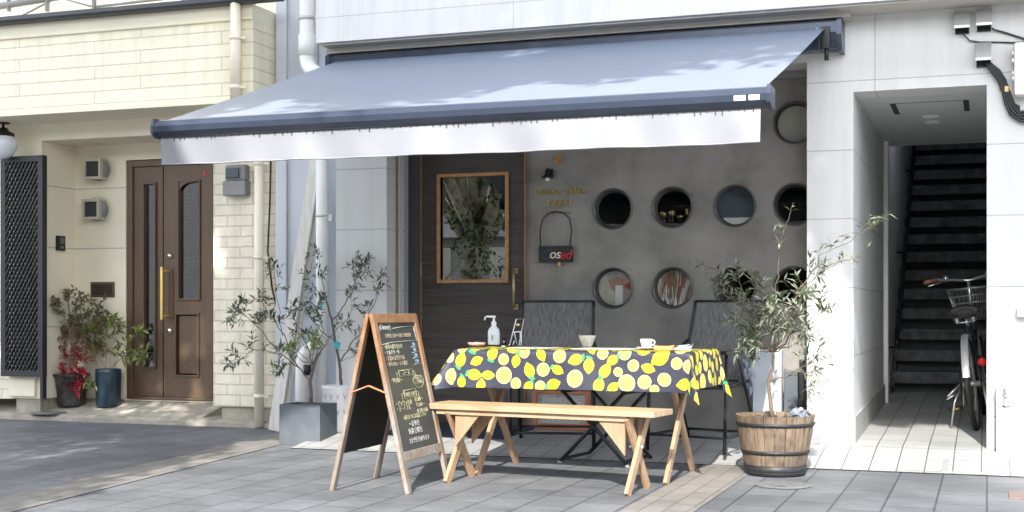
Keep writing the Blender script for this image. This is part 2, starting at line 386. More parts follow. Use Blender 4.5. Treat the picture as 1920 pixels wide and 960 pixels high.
# ------------------------------------------------------------------ ground
mb = MB(); mb.face([(-60, -60, 0), (60, -60, 0), (60, 60, 0), (-60, 60, 0)])
tag(mb.build('street', street_m), kind='structure')
mb = MB(); mb.face([(-1.62, -8, .004), (-1.29, -8, .004), (-1.29, Y0, .004), (-1.62, Y0, .004)])
tag(mb.build('paving_band', strip_m), kind='structure')
o = bpy.data.objects.new('paving_band', None); bpy.data.objects.remove(o)
mb = MB(); a = math.atan2(-.42, 3.6)
mb.face([(-.17, -7.5, 0), (.17, -7.5, 0), (.17, 2.0, 0), (-.17, 2.0, 0)])
ob = mb.build('paving_band', strip_m); ob.location = (-4.72, 7.3, .004); ob.rotation_euler = (0, 0, R(6.6)); tag(ob, kind='structure')
mb = MB(); x0, x1 = -4.47, 4.0
mb.face([(x0, Y0, .006), (x1, Y0, .006), (x1, YF, FZ), (x0, YF, FZ)])
mb.face([(x0, YF, FZ), (x1, YF, FZ), (x1, 12.5, .21), (x0, 12.5, .21)])
mb.face([(x0, Y0, .006), (x0, YF, FZ), (x0, YF, 0), (x0, Y0, 0)]); mb.face([(x0, YF, FZ), (x0, 12.5, .21), (x0, 12.5, 0), (x0, YF, 0)])
tag(mb.build('white_tile_apron', apron_m), kind='structure')
mb = MB(); mb.prism([(-14, 9.46, 0), (-4.5, 9.36, 0), (-4.5, 9.36, .03), (-14, 9.46, .03)], (0, .06, .02))
mb.prism([(-14, 9.5, 0), (-4.5, 9.4, 0), (-4.5, 10.2, .0), (-14, 10.2, .0)], (0, 0, .055))
mb.prism([(-8.8, 9.47, .052), (-8.8, 9.93, .15), (-8.8, 10.05, .15), (-8.8, 10.05, 0), (-8.8, 9.47, 0)], (2.7, 0, 0))
tag(mb.build('concrete_doorstep', concrete_m), kind='structure')

# ================================================================== cream house (left)
house = empty('cream_house', (-7.5, YL, 0), 'cream clad house with a sided upper storey over a recessed porch', 'house')
XE = -5.32
xa = PX(400, YL); xp = PX(78, YL)
mb = MB(); mb.box((xa, YL, .16), (XE, YL + .5, 2.58)); mb.box((-14, YL + .03, .17), (PX(18, YL), YL + .5, 2.58)); mb.build('block_wall', siding_low_m, house)
mb = MB(); mb.box((xa + .06, YL + .03, -.01), (XE - .01, YL + .45, .16)); mb.build('plinth', concrete_m, house)
mb = MB(); mb.box((PX(18, YL), YL, .18), (xp, YR + .1, 2.58)); mb.box((PX(20, YL), YL - .03, .20), (PX(69, YL), YL + .02, .40), .004)
mb.mi = 1; mb.box((PX(28, YL), YL + .02, .02), (xp - .03, YR, .18)); mb.build('pier', [cream_m, concrete_m], house)
mb = MB(); xd0, xd1 = PX(235, YR), xa + .3
mb.holed([(xp - .1, .15), (xa + .45, .15), (xa + .45, 2.45), (xp - .1, 2.45)], [rect(PX(236, YR), xa + .35, .16, 2.26)], YR, YR + .1)
mb.mi = 1; mb.box((xp, YR - .02, .06), (PX(236, YR) - .02, YR + .1, .16)); mb.build('porch_wall', [cream_m, concrete_m], house)
zt = PZ(240, 703 / 2, YR); zt2 = PZ(240, 465, YR)
mb = MB()
for z in (zt, zt2, .80): mb = MB(); mb.box((xp, YR - .004, z - .004), (PX(235, YR), YR + .01, z + .004)); mb.box((xp - .005, YL, z - .004), (xp + .004, YR, z + .004)); mb.build('panel_joint', soffit_m, house)
mb = MB(); mb.box((xp - .0, YL, 2.40), (xa, YL + .12, 2.58)); mb.box((xp, YL + .12, 2.40), (xa, YR, 2.44)); mb.build('porch_lintel', cream_m, house)
mb = MB(); mb.box((-14, YB, 2.58), (XE, YR + 3, 3.18)); mb.build('upper_storey', siding_m, house)
mb = MB(); mb.box((-14, YB - .012, 3.18), (XE + .002, YR + 3, 3.30)); mb.box((-14, YB - .022, 3.185), (XE + .006, YB, 3.205)); mb.box((-14, YB - .03, 2.545), (XE, YL + .1, 2.583)); mb.build('eave_fascia', cream_m, house)
mb = MB()
gp = [(YB - .11, 3.348), (YB - .115, 3.315), (YB - .10, 3.298), (YB - .04, 3.292), (YB + .0, 3.30), (YB + .0, 3.348)]
mb.prism([(-14, y, z) for y, z in gp], (14 - 5.05, 0, 0)); mb.build('gutter', door_frame_m, house)
mb = MB(); mb.box((-14, YB + .55, 3.3), (XE, YR + 3, 6)); mb.box((-14, YB - .1, 5.9), (XE + .1, YR + 3, 6.05)); mb.build('top_wall', cream_m, house)
mb = MB()
for (u0, v0, u1, v1, r) in ((-40, 18, 110, -6, .03), (40, 30, 95, 2, .008), (120, -2, 178, 14, .008), (178, 13, 330, -5, .012), (330, -5, 480, 6, .01)):
    mb.tube([P(u0, v0, 9.3), P(u1, v1, 9.3)], r, 6)
for u in (12, 84, 172, 340): mb.box(P(u, -8, 9.28), P(u + 9, 22, 9.32))
mb.build('pipe_bracket', grey_box_m, house)
def pipe(name, u, Y, r, z0, z1, mat, parent, bands=()):
    x = PX(u, Y); mb = MB(); cyl(mb, (x, Y, z0), (x, Y, z1), r, 16)
    for z in bands: cyl(mb, (x, Y, z), (x, Y, z + .03), r * 1.13, 16); mb.box((x + r, Y - .008, z + .005), (x + r + .05, Y + .01, z + .022))
    return mb.build(name, mat, parent)
pipe('drainpipe', 442, 8.94, .043, 2.57, 3.32, cream_pipe_m, house, (2.64, 3.02))
pipe('drainpipe', 486, 9.36, .04, .01, 2.56, cream_pipe_m, house, (.24, 1.35, 2.1))
# brown front door
dY = YR + .03
def dz(v): return PZ(300, v, dY)
mb = MB(); X0, X1 = PX(236, YR), xa + .35
zb, ztop = .165, 2.255
for b in (((X0, dY - .02, zb), (X0 + .06, dY + .08, ztop)), ((X1 - .06, dY - .02, zb), (X1, dY + .08, ztop)), ((X0 + .06, dY - .02, ztop - .055), (X1 - .06, dY + .08, ztop)), ((X0 + .06, dY - .05, zb), (X1 - .06, dY + .08, zb + .02))):
    mb.box(*b, .004)
hd = mb.build('front_door', brown_door_m, house); hd['label'] = 'brown front door with a narrow side leaf and an arched glass panel'
xs = PX(308, dY)
def arch(x0, x1, z0, z1, rise=.05, n=8): return [(x0, z0), (x1, z0), (x1, z1 - rise * .35)] + [(x1 + (x0 - x1) * k / n, z1 - rise * .35 + (rise * math.sin(math.pi * .5 * k / n) - rise * .65 * 0)) for k in range(1, n)] + [(x0, z1 - rise * .35 + rise)]
mb = MB(); mb.holed(rect(X0 + .062, xs - .015, zb + .022, ztop - .057), [rect(PX(272, dY), PX(291, dY), dz(688), dz(345))], dY, dY + .04)
mb.holed(rect(xs + .0, PX(396, dY) + .02, zb + .022, ztop - .057), [rect(PX(337, dY), PX(374, dY), dz(560), dz(343)), rect(PX(332, dY), PX(372, dY), dz(702), dz(590))], dY - .006, dY + .04)
mb.box((PX(396, dY) + .024, dY, zb + .022), (X1 - .06, dY + .04, ztop - .057)); mb.build('leaf', brown_door_m, hd)
mb = MB()
for (u0, u1, v0, v1) in ((272, 291, 688, 345), (337, 374, 560, 343), (332, 372, 702, 590)):
    a0, a1, c0, c1 = PX(u0, dY), PX(u1, dY), dz(v0), dz(v1); t = .016
    mb.box((a0 - t, dY - .02, c0 - t), (a0, dY + .0, c1 + t), .003); mb.box((a1, dY - .02, c0 - t), (a1 + t, dY, c1 + t), .003)
    mb.box((a0, dY - .02, c0 - t), (a1, dY, c0), .003); mb.box((a0, dY - .02, c1), (a1, dY, c1 + t), .003)
a0, a1, c1 = PX(337, dY), PX(374, dY), dz(343)
mb.prism([(a0 - .001, dY - .012, c1 + .001), (a0 - .001, dY - .012, c1 - .07), (a0 + .03, dY - .012, c1 - .035), (a0 + .07, dY - .012, c1 - .012), (a1 - .02, dY - .012, c1 + .001)], (0, .02, 0))
mb.box((PX(334, dY) + .004, dY + .004, dz(700)), (PX(370, dY), dY + .02, dz(592)), .006); mb.build('moulding', brown_door_m, hd)
mb = MB(); mb.box((PX(271, dY), dY + .02, dz(690)), (PX(292, dY), dY + .026, dz(343))); mb.box((PX(336, dY), dY + .02, dz(562)), (PX(375, dY), dY + .026, dz(341))); mb.build('glass', house_glass_m, hd)
mb = MB(); mb.box((PX(318, dY), dY - .014, dz(598)), (PX(326, dY), dY - .006, dz(505)), .003); mb.build('handle_plate', brown_door_m, hd); mb = MB()
mb.bar((PX(313, dY), dY - .075, dz(600)), (PX(313, dY), dY - .075, dz(500)), .035, .025, bev=.006)
for v in (508, 592): mb.bar((PX(313, dY), dY - .075, dz(v)), (PX(319, dY), dY - .01, dz(v)), .02, .02)
mb.build('handle', gold_m, hd)
for v in (480, 620):
    mb = MB(); mb.lathe([(0, .02), (.02, .018), (.026, 0), (.026, -.01)], (PX(320, dY), dY - .012, dz(v)), 16, mt=RX(90)); mb.build('lock', chrome_m, hd)
mb = MB(); mb.box((PX(383, dY), dY - .012, dz(333)), (PX(387, dY), dY - .007, dz(324))); mb.build('sticker', red_refl_m, hd)
# dark sheet put in for the unlit hall behind the door glass
mb = MB(); mb.box((X0 - .1, dY + .09, .15), (X1 + .1, dY + .12, 2.3)); mb.build('hall_dark_sheet', dark_m, house)

# porch fittings
def hood(u, v, label):
    c = P(u, v, YR); e = empty('vent_hood', (c.x, YR, c.z), label, 'vent', 'vent hoods on the porch wall')
    mb = MB(); w_ = .09
    mb.holed(rect(c.x - w_, c.x + w_, c.z - w_, c.z + w_), [rect(c.x - .067, c.x + .067, c.z - .067, c.z + .067)], YR - .12, YR - .02)
    mb.build('cover', beige_hood_m, e)
    mb = MB(); mb.box((c.x - .0668, YR - .105, c.z - .0668), (c.x + .0668, YR - .06, c.z + .0668)); mb.build('grille', hatch_m, e)
    mb = MB(); mb.lathe([(.0, .0), (.1, 0), (.1, .05), (0, .05)], (c.x + .02, YR - .03, c.z), 24, mt=RX(90)); mb.build('collar', grey_box_m, e)
hood(188, 319, 'beige square vent hood on the porch wall, above the other hood')
hood(185, 394, 'beige square vent hood on the porch wall, below the other hood')
e = empty('intercom', (xp, 9.68, PZ(124, 470, 9.68)), 'small black intercom box on the side wall of the porch', 'intercom')
mb = MB(); z0, z1 = PZ(124, 470, 9.68), PZ(124, 442, 9.68); mb.box((xp, 9.63, z0), (xp + .03, 9.73, z1), .005); mb.build('case', black_m, e)
mb = MB(); mb.box((xp + .028, 9.65, z0 + .06), (xp + .034, 9.71, z0 + .11)); mb.mi = 1; mb.box((xp + .028, 9.665, z0 + .02), (xp + .035, 9.695, z0 + .04)); mb.build('lens', [house_glass_m, grey_box_m], e)
c = P(193, 543, YR); e = empty('letter_slot', c, 'dark brown letter slot set in the porch wall', 'letter slot')
mb = MB(); mb.box((c.x - .125, YR - .012, c.z - .068), (c.x + .125, YR + .01, c.z + .068), .006); mb.build('frame', brown_door_m, e)
mb = MB(); mb.box((c.x - .105, YR - .018, c.z - .048), (c.x + .105, YR - .008, c.z + .048), .004); mb.build('flap', M('dark_flap', (.03, .02, .015), .5), e)
c = P(449, 338, YL); e = empty('electric_meter', (c.x, YL, c.z - .15), 'grey electric meter high on the cream block wall', 'electric meter')
mb = MB(); mb.box((c.x - .105, YL - .09, c.z - .13), (c.x + .105, YL, c.z - .01), .01); mb.box((c.x - .09, YL - .08, c.z - .01), (c.x + .1, YL, c.z + .12), .02); mb.build('case', grey_box_m, e)
mb = MB(); mb.box((c.x - .07, YL - .10, c.z + .01), (c.x + .05, YL - .079, c.z + .09), .008); mb.build('dial_cover', planter_m, e)
mb = MB(); mb.tube([P(508, 290, YL - .01), P(506, 380, YL - .012), P(502, 470, YL - .012), P(510, 540, YL - .012), P(522, 590, YL - .012)], .007, 6)
tag(mb.build('wall_cable', cable_m), 'thin black cable running down the cream block wall beside the drainpipe', 'cable')
# globe lamp
c = P(6, 272, 9.28); e = empty('globe_lamp', (c.x, 9.28, 2.55), 'white glass globe lamp hanging from the porch soffit', 'lamp')
mb = MB(); mb.lathe([(0, -.12), (.05, -.112), (.09, -.075), (.118, 0), (.118, .035), (.09, .075), (.06, .085)], c, 28); mb.build('globe', globe_m, e)
mb = MB(); mb.lathe([(.095, .072), (.09, .10), (.05, .12), (.035, .145), (.012, .15), (.010, .20), (.010, 2.53 - c.z), (.05, 2.535 - c.z), (.06, 2.545 - c.z), (0, 2.545 - c.z)], c, 20); mb.build('fitting', black_m, e)
# lattice screen
xl0, xl1 = PX(4, 9.36), PX(84, 9.36); zl0, zl1 = PZ(45, 706, 9.36), PZ(45, 293, 9.36)
e = empty('lattice_screen', ((xl0 + xl1) / 2, 9.36, zl0), 'tall black diamond lattice screen in front of the porch pier', 'lattice screen')
mb = MB(); t = .05
for b in (((xl0, 9.34, zl0), (xl0 + t, 9.38, zl1)), ((xl1 - t, 9.33, zl0 - .0), (xl1, 9.39, zl1)), ((xl0 + t, 9.34, zl0), (xl1 - t, 9.38, zl0 + t)), ((xl0 + t, 9.34, zl1 - t), (xl1 - t, 9.38, zl1))): mb.box(*b, .003)
mb.box((xl1 - .03, 9.335, .19), (xl1 - .001, 9.385, zl0)); mb.build('frame', lattice_m, e)
mb = MB(); W, H = xl1 - xl0 - 2 * t + .01, zl1 - zl0 - 2 * t + .01; bx, bz = xl0 + t - .005, zl0 + t - .005; sl_ = 1.75
for sgn, yy in ((1, 9.354), (-1, 9.366)):
    k = -H / sl_
    while k < W + H / sl_:
        pts = []
        xA = k if sgn > 0 else k; 
        zs0 = 0; x0_ = k; x1_ = k + sgn * H / sl_
        t0, t1 = 0, 1
        for a_, b_ in ((x0_, x1_),):
            d = b_ - a_
            lo, hi = sorted(((0 - a_) / d, (W - a_) / d)); t0, t1 = max(0, lo), min(1, hi)
        if t1 - t0 > .01: mb.bar((bx + x0_ + (x1_ - x0_) * t0, yy, bz + H * t0), (bx + x0_ + (x1_ - x0_) * t1, yy, bz + H * t1), .010, .024, up=(0, 1, 0), bev=0)
        k += .040
mb.build('lattice', lattice_m, e)

# ================================================================== shop building
shop = empty('shop_building', (-2.6, YF, 0), 'white panelled shop building with a dark porthole front and open stair passage', 'building')
XSL = PX(630, YF); XSC = PX(725, YF); XPL = PX(1513, YF); XPP = PX(1600, YF); XR = 0.0
ZC = 2.34
mb = MB(); mb.box((XSL, YF, 0), (XSC, YW + .2, 2.55)); mb.build('column', [white_panel_m], shop)
mb = MB(); mb.box((PX(748, YW - .17), YW - .18, .09), (PX(748, YW - .17) + .014, YW - .15, 2.55)); mb.box((XSC - .004, YW - .02, .09), (PX(770, YW), YW + .1, 2.56)); mb.mi = 1; mb.box((XSC + .004, YW - .19, .09), (XSC + .016, YW - .175, 2.55)); mb.build('corner_trim', [grey_panel_m, brass_m], shop)
mb = MB(); mb.box((XPL, YF, 0), (XPP, 11.5, 2.838)); mb.build('pillar', white_panel_m, shop)
mb = MB(); mb.box((XR, YF, 0), (4, 13, 2.838)); mb.build('pier', white_panel_m, shop)
mb = MB(); mb.box((XPP, YF, ZC), (XR, YF + .3, 2.838)); mb.build('passage_lintel', white_panel_m, shop)
mb = MB(); mb.box((XSL, YF + .002, 2.55), (XPL, YW + .25, 2.838)); mb.build('shopfront_lintel', white_panel_m, shop)
mb = MB(); mb.box((PX(770, YW), YW - .06, 2.50), (XPL, YW + .0, 2.548)); mb.build('ceiling_track', grey_box_m, shop)
mb = MB(); mb.box((XSL, YU, 2.84), (5, YW + 3, 7)); mb.build('upper_wall', fascia_m, shop)
mb = MB(); mb.box((XSL + .02, YU + .03, 2.826), (5, YF - .003, 2.8385)); mb.box((XSL + .0, YU + .15, 2.79), (PX(1590, YU), YF - .003, 2.826)); mb.build('soffit', soffit_m, shop)
# set back grey side wall
mb = MB(); xg0, xg1 = XE + .01, XSL + .02
mb.box((xg0, 9.33, 0), (xg1, 9.45, 6.5))
mb.box((xg0 + .02, 9.30, .05), (xg0 + .11, 9.33, 6.4), .006); mb.box((xg0 + .36, 9.315, .05), (xg0 + .375, 9.33, 6.4)); mb.box((xg1 - .19, 9.2, .05), (xg1 - .05, 9.33, 6.4), .006)
mb.build('side_panel_wall', grey_panel_m, shop)
x = PX(576, 8.95); mb = MB()
mb.tube([(x, 8.95, 7), (x, 8.95, 2.84), (x + .012, 8.945, 2.79), (x + .05, 8.93, 2.745), (x + .11, 8.90, 2.71), (x + .16, 8.89, 2.69)], .058, 18)
cyl(mb, (x, 8.95, 3.02), (x, 8.95, 2.86), .066, 18); mb.mi = 1; cyl(mb, (x, 8.95, 3.13), (x, 8.95, 3.155), .064, 18); mb.box((x + .05, 8.94, 3.10), (x + .1, 8.96, 3.16))
mb.build('rain_pipe', [white_pipe_m, steel_m], shop)
x = PX(604, 9.15); mb = MB(); cyl(mb, (x, 9.15, .02), (x, 9.15, 2.72), .048, 18); mb.mi = 1; zb_ = PZ(604, 407, 9.15); cyl(mb, (x, 9.15, zb_), (x, 9.15, zb_ + .02), .052); mb.box((x + .04, 9.14, zb_ - .03), (x + .09, 9.16, zb_ + .02))
mb.build('rain_pipe', [white_pipe_m, steel_m], shop)
x = PX(566, 9.05); mb = MB(); mb.tube([(x, 9.05, .02), (x, 9.05, .52), (x + .015, 9.05, .60), (x + .07, 9.05, .655), (x + .14, 9.05, .66)], .05, 16); mb.build('vent_pipe', white_pipe_m, shop)
mb = MB(); cyl(mb, (x + .075, 9.0, .45), (x + .075, 9.0, .53), .03); mb.build('vent_cap', black_m, shop)

# dark wall with round windows
RW = .137
ROWS = {0: 1.655, 1: 1.10}
WX = [PX(1149, YW), PX(1261, YW), PX(1378, YW), PX(1490, YW)]
wins = [(x, z) for z in (1.658, 1.10) for x in WX] + [(WX[3], PZ(1490, 230, YW))]
xdo = PX(986, YW)
mb = MB(); mb.holed(rect(xdo, XPL + .05, .05, 2.6), [circ(x, z, RW) for x, z in wins], YW, YW + .072); mb.build('dark_wall', dark_wall_m, shop)
for i, (x, z) in enumerate(wins):
    mb = MB(); mb.lathe([(RW - .004, -.006), (RW - .004, .010), (RW + .003, .012), (RW + .008, .006), (RW + .008, -.004)], (x, YW, z), 48, mt=RX(90))
    mb.mi = 1; mb.lathe([(RW - .004, -.006), (RW - .005, -.070), (RW - .014, -.070), (RW - .014, -.05), (RW - .006, -.047)], (x, YW, z), 48, mt=RX(90))
    wf = mb.build('window', [ring_m, hatch_m], shop)
    mb = MB(); mb.lathe([(0, -.056), (RW - .010, -.056)], (x, YW, z), 48, mt=RX(90)); mb.build('pane', glass_m, wf)
# door
zbot, zdt = FZ + .015, 2.5
xj = PX(770, YW); xd0 = PX(791, YW - .02); xd1 = PX(983, YW - .02); yd = YW - .02
mb = MB(); mb.box((xj, YW - .045, FZ), (xd0 - .008, YW + .12, 2.55), .003); mb.box((xd0 - .008, YW - .03, 2.5), (xdo, YW + .12, 2.55)); sdoor = mb.build('shop_door', door_frame_m, shop)
sdoor['label'] = 'dark plank shop door with an amber framed glass panel'
g0, g1, h0, h1 = PX(826, yd), PX(948, yd), PZ(885, 524, yd), PZ(885, 331, yd)
mb = MB(); mb.holed(rect(xd0, xd1, zbot, zdt), [rect(g0, g1, h0, h1)], yd, yd + .05); mb.build('leaf', door_m, sdoor)
mb = MB(); t = .026
mb.box((g0 - t, yd - .016, h0 - t), (g0, yd + .03, h1 + t), .004); mb.box((g1, yd - .016, h0 - t), (g1 + t, yd + .03, h1 + t), .004); mb.box((g0, yd - .016, h0 - t), (g1, yd + .03, h0), .004); mb.box((g0, yd - .016, h1), (g1, yd + .03, h1 + t), .004); mb.build('glass_frame', amber_wood_m, sdoor)
mb = MB(); mb.box((g0 - .01, yd + .018, h0 - .01), (g1 + .01, yd + .024, h1 + .01)); mb.build('glass', door_glass_m, sdoor)
mb = MB(); mb.box((xd0 - .0075, yd - .006, zbot), (xd0 - .001, yd + .03, zdt)); mb.box((xd1 + .001, yd - .006, zbot), (xdo - .001, yd + .03, zdt)); mb.mi = 1; zz = PZ(789, 505, yd); mb.box((xd0 - .012, yd - .014, zz - .05), (xd0 + .004, yd, zz + .05), .002); mb.build('edge_trim', [amber_wood_m, brass_m], sdoor)
hx = PX(967, yd); hz0, hz1 = PZ(967, 575, yd), PZ(967, 508, yd)
mb = MB(); mb.tube([(hx, yd - .04, hz0 - .01), (hx, yd - .045, (hz0 + hz1) / 2), (hx, yd - .04, hz1 + .01)], .010, 8)
for z in (hz0, hz1): mb.box((hx - .02, yd - .005, z - .018), (hx + .02, yd + .0, z + .018), .002); cyl(mb, (hx, yd - .04, z), (hx, yd, z), .008, 8)
mb.build('handle', brass_m, sdoor)
# interior seen through the glass
mb = MB(); mb.box((-4.3, 12, .1), (-.82, 12.1, 2.6)); mb.box((-4.4, YW + .16, .1), (-4.3, 12.1, 2.6)); mb.box((-4.3, YW + .16, 2.6), (XPL, 12.1, 2.65)); mb.build('interior_wall', dark_m, shop)
mb = MB(); mb.box((-3.7, 10.4, .13), (-1.2, 10.8, 1.05)); mb.build('counter', M('counter_wood', (.05, .032, .022), .5), shop)

# stair passage
mb = MB(); mb.box((XPP - .002, YF + .3, ZC), (XR + .002, 11.7, ZC + .06)); mb.build('passage_ceiling', ceil_m, shop)
mb = MB(); yy0, yy1 = YF + .004, 11.42
mb.prism([(XPP, yy0, FZ), (XPP, yy1, .17), (XPP, yy1, .33), (XPP, yy0, .26)], (.012, 0, 0)); mb.build('skirting', skirt_m, shop)
mb = MB(); mb.box((XPP - .05, 11.43, .1), (XPP + .035, 11.52, ZC)); mb.build('passage_jamb', white_m, shop)
mb = MB(); mb.box((XPP - .2, 11.5, .1), (XPP - .01, 20, 6)); mb.box((XR + .0, 13, .1), (XR + .2, 20, 6)); mb.box((XPP - .2, 20, 0), (XR + .2, 20.2, 6)); mb.box((XPP - .2, 11.7, ZC + .001), (XR + .2, 11.8, 6)); mb.box((XPP - .2, 11.7, 6), (XR + .2, 20.2, 6.1)); mb.build('stair_enclosure', M('stairwell_paint', (.62, .62, .61), .7), shop)
mb = MB()
for k in range(18):
    y_ = 12.5 + .26 * k; z_ = .20 + .19 * k
    mb.mi = 1; mb.box((XPP - .005, y_ + .13, z_ - (.1 if k else .05)), (XR + .001, y_ + .39, z_ + .19 - .105)); mb.mi = 0; mb.box((XPP - .006, y_ - .02, z_ + .19 - .105), (XR + .002, y_ + .29, z_ + .19), .006)
mb.build('stair', [stair_m, M('stair_riser', (.11, .11, .112), .7)], shop)
mb = MB(); mb.bar((XPP + .012, 12.45, .15), (XPP + .012, 16, .15 + .73 * 3.55), .02, .26, up=(0, 1, 0), bev=0); mb.build('stringer', stair_m, shop)
xh = XPP + .07; pts = [(xh, 12.0, .70), (xh, 12.25, .80), (xh, 15.6, .80 + .70 * 3.35)]
mb = MB(); mb.tube(pts, .018, 10)
for y_ in (12.05, 13.3, 14.6):
    z_ = .80 + .70 * (y_ - 12.25) - .01; mb.tube([(xh, y_, z_), (xh - .01, y_, z_ - .03), (XPP - .01, y_, z_ - .03)], .009, 8)
mb.build('handrail', black_m, shop)
mb = MB(); y_a = 9.9; 
cA, cB = (PX(1712, 9.55), PX(1838, 9.45))
mb.mi = 1
for xx in (-.60, -.13): mb.box((xx - .018, 9.35, ZC - .004), (xx + .018, 9.85, ZC + .01))
mb.box((-.58, 9.35, ZC - .002), (-.15, 9.356, ZC + .01)); mb.box((-.58, 9.844, ZC - .002), (-.15, 9.85, ZC + .01))
mb.mi = 0; mb.box((-.58, 9.36, ZC - .003), (-.15, 9.84, ZC + .01)); mb.build('ceiling_hatch', [ceil_m, hatch_m], shop)
for y_ in (10.05, 10.35):
    mb = MB(); mb.lathe([(0, -.006), (.045, -.006), (.055, -.012), (.06, 0)], (-.38, y_, ZC), 20); mb.build('downlight', white_m, shop)

# small bright details seen inside the portholes
def wobj(name, lab, cat, loc): return empty(name, loc, lab, cat)
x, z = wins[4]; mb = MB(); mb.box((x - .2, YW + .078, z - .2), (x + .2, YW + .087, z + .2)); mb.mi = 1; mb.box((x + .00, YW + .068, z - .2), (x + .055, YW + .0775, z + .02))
tag(mb.build('patchwork_panel', [patch_m, paper_m]), 'pale panel painted with a patchwork reflection and a white strip behind the lower leftmost porthole', 'poster')  # added panel, its colours take the place of a porthole reflection
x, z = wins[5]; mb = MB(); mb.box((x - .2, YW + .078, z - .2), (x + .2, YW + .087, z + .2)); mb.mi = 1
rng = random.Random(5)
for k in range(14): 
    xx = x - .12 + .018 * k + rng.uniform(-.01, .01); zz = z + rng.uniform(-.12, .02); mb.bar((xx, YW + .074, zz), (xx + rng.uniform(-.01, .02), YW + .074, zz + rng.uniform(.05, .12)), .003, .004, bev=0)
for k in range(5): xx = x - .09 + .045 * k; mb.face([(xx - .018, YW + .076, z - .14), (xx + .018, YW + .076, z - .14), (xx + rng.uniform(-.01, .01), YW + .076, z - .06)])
tag(mb.build('autumn_panel', [autumn_m, paper_m]), 'painted red and green streaked picture behind the second porthole of the lower row', 'reflection')  # added panel painted like the reflections in this pane
x, z = wins[2]; mb = MB(); mb.box((x - .25, YW + .082, z - .3), (x + .25, YW + .10, z - .075)); tag(mb.build('white_shelf', paper_m), 'white shelf front behind the third porthole of the upper row', 'shelf')
mb = MB(); mb.box((x - .25, YW + .11, z - .075), (x + .25, YW + .12, z + .3)); tag(mb.build('blue_panel', M('slate_blue_panel', (.06, .085, .11), .5)), 'slate blue panel above the white shelf inside the porthole', 'panel')
x, z = wins[8]; mb = MB()
for k in range(9): mb.box((x - .2 + .045 * k, YW + .082 + .006 * (k % 2), z - .3), (x - .2 + .045 * k + .046, YW + .090 + .006 * (k % 2), z + .3))
tag(mb.build('window_blind', blind_m), 'beige blind drawn behind the topmost porthole', 'blind')
x, z = wins[1]
e = empty('glass_shelf', (x - .05, YW + .3, z - .11), 'dark shelf of gilt rimmed glasses behind the second upper porthole', 'shelf')
mb = MB(); mb.box((x - .3, YW + .2, z - .105), (x + .2, YW + .42, z - .09)); mb.build('board', dark_m, e)
rng = random.Random(3)
for k in range(9):
    mb = MB(); xx = x - .18 + .031 * k; h_ = rng.uniform(.05, .11); mb.lathe([(.018, 0), (.004, .006), (.004, h_ * .4), (.018, h_ * .6), (.016, h_)], (xx, YW + .26 + .06 * (k % 2), z - .09), 12); mb.build('goblet', gold_m if k % 3 else chrome_m, e)

# wall sign lettering: gold script
c = P(1050, 378, YW)
def wallT(x, z, y=YW - .004): return Matrix.Translation((x, y, z)) @ Matrix.Rotation(R(90), 4, 'X')
mb = MB()
mb.text('Cucina  Felice', .068, wallT(PX(1050, YW), PZ(1050, 364, YW)), .004, shear=.2, space=1.02)
mb.text('TAKU', .074, wallT(PX(1048, YW), PZ(1048, 388, YW)), .004)
mb.text('ristorante', .034, wallT(PX(1049, YW), PZ(1049, 401, YW)), .004, space=1.2)
tag(mb.build('gold_lettering', gold_letter_m), 'faded gold lettering reading TAKU on the dark wall beside the door', 'wall sign')
# little lamp and plate above
c = P(1033, 329, YW); e = empty('wall_lamp', c, 'small dark lantern lamp on the dark wall above the gold lettering', 'lamp')
mb = MB(); mb.box((c.x - .018, YW - .02, c.z - .02), (c.x + .018, YW, c.z + .045), .004); mb.tube([(c.x, YW - .01, c.z + .03), (c.x, YW - .07, c.z + .04), (c.x, YW - .08, c.z + .01)], .006, 8); mb.build('bracket', black_m, e)
mb = MB(); mb.lathe([(.006, .04), (.016, .03), (.02, .0), (.045, -.02), (.046, -.026), (.0, -.02)], (c.x, YW - .08, c.z - .0), 18); mb.build('shade', black_m, e)
mb = MB(); mb.lathe([(0, -.05), (.014, -.045), (.016, -.026), (0, -.02)], (c.x, YW - .08, c.z), 12); mb.build('bulb', porcelain_m, e)
c = P(1047, 299, YW); mb = MB(); mb.box((c.x - .026, YW - .012, c.z - .03), (c.x + .026, YW - .001, c.z + .03), .003); mb.box((c.x - .03, YW - .02, c.z - .005), (c.x + .03, YW - .001, c.z + .012), .003); tag(mb.build('wooden_plaque', amber_wood_m), 'tiny amber wooden plaque on the dark wall just under the awning', 'plaque')
# hanging closed sign
c = P(1044, 477, YW); hw, hh = .128, .058
e = empty('closed_sign', (c.x, YW, c.z), 'black hanging board with cursive Closed in blue, white and red', 'sign')
mb = MB(); mb.box((c.x - hw, YW - .03, c.z - hh), (c.x + hw, YW - .016, c.z + hh), .003); mb.build('board', sign_black_m, e)
mb = MB(); zt_ = PZ(1044, 397, YW)
mb.tube([(c.x - .115, YW - .022, c.z + hh), (c.x - .12, YW - .02, c.z + .17), (c.x - .10, YW - .016, zt_ - .05), (c.x - .05, YW - .014, zt_ - .008), (c.x, YW - .012, zt_), (c.x + .05, YW - .014, zt_ - .008), (c.x + .10, YW - .016, zt_ - .05), (c.x + .118, YW - .02, c.z + .17), (c.x + .105, YW - .022, c.z + hh)], .005, 6); cyl(mb, (c.x, YW - .02, zt_ - .004), (c.x, YW, zt_ - .004), .004, 6); mb.build('cord', cable_m, e)
mb = MB(); yt = YW - .032
mb.mi = 0; mb.text('C', .095, wallT(c.x - .085, c.z - .034, yt), .002, 'CENTER', .25); mb.text("l", .105, wallT(c.x - .045, c.z - .028, yt), .002, 'CENTER', .25)
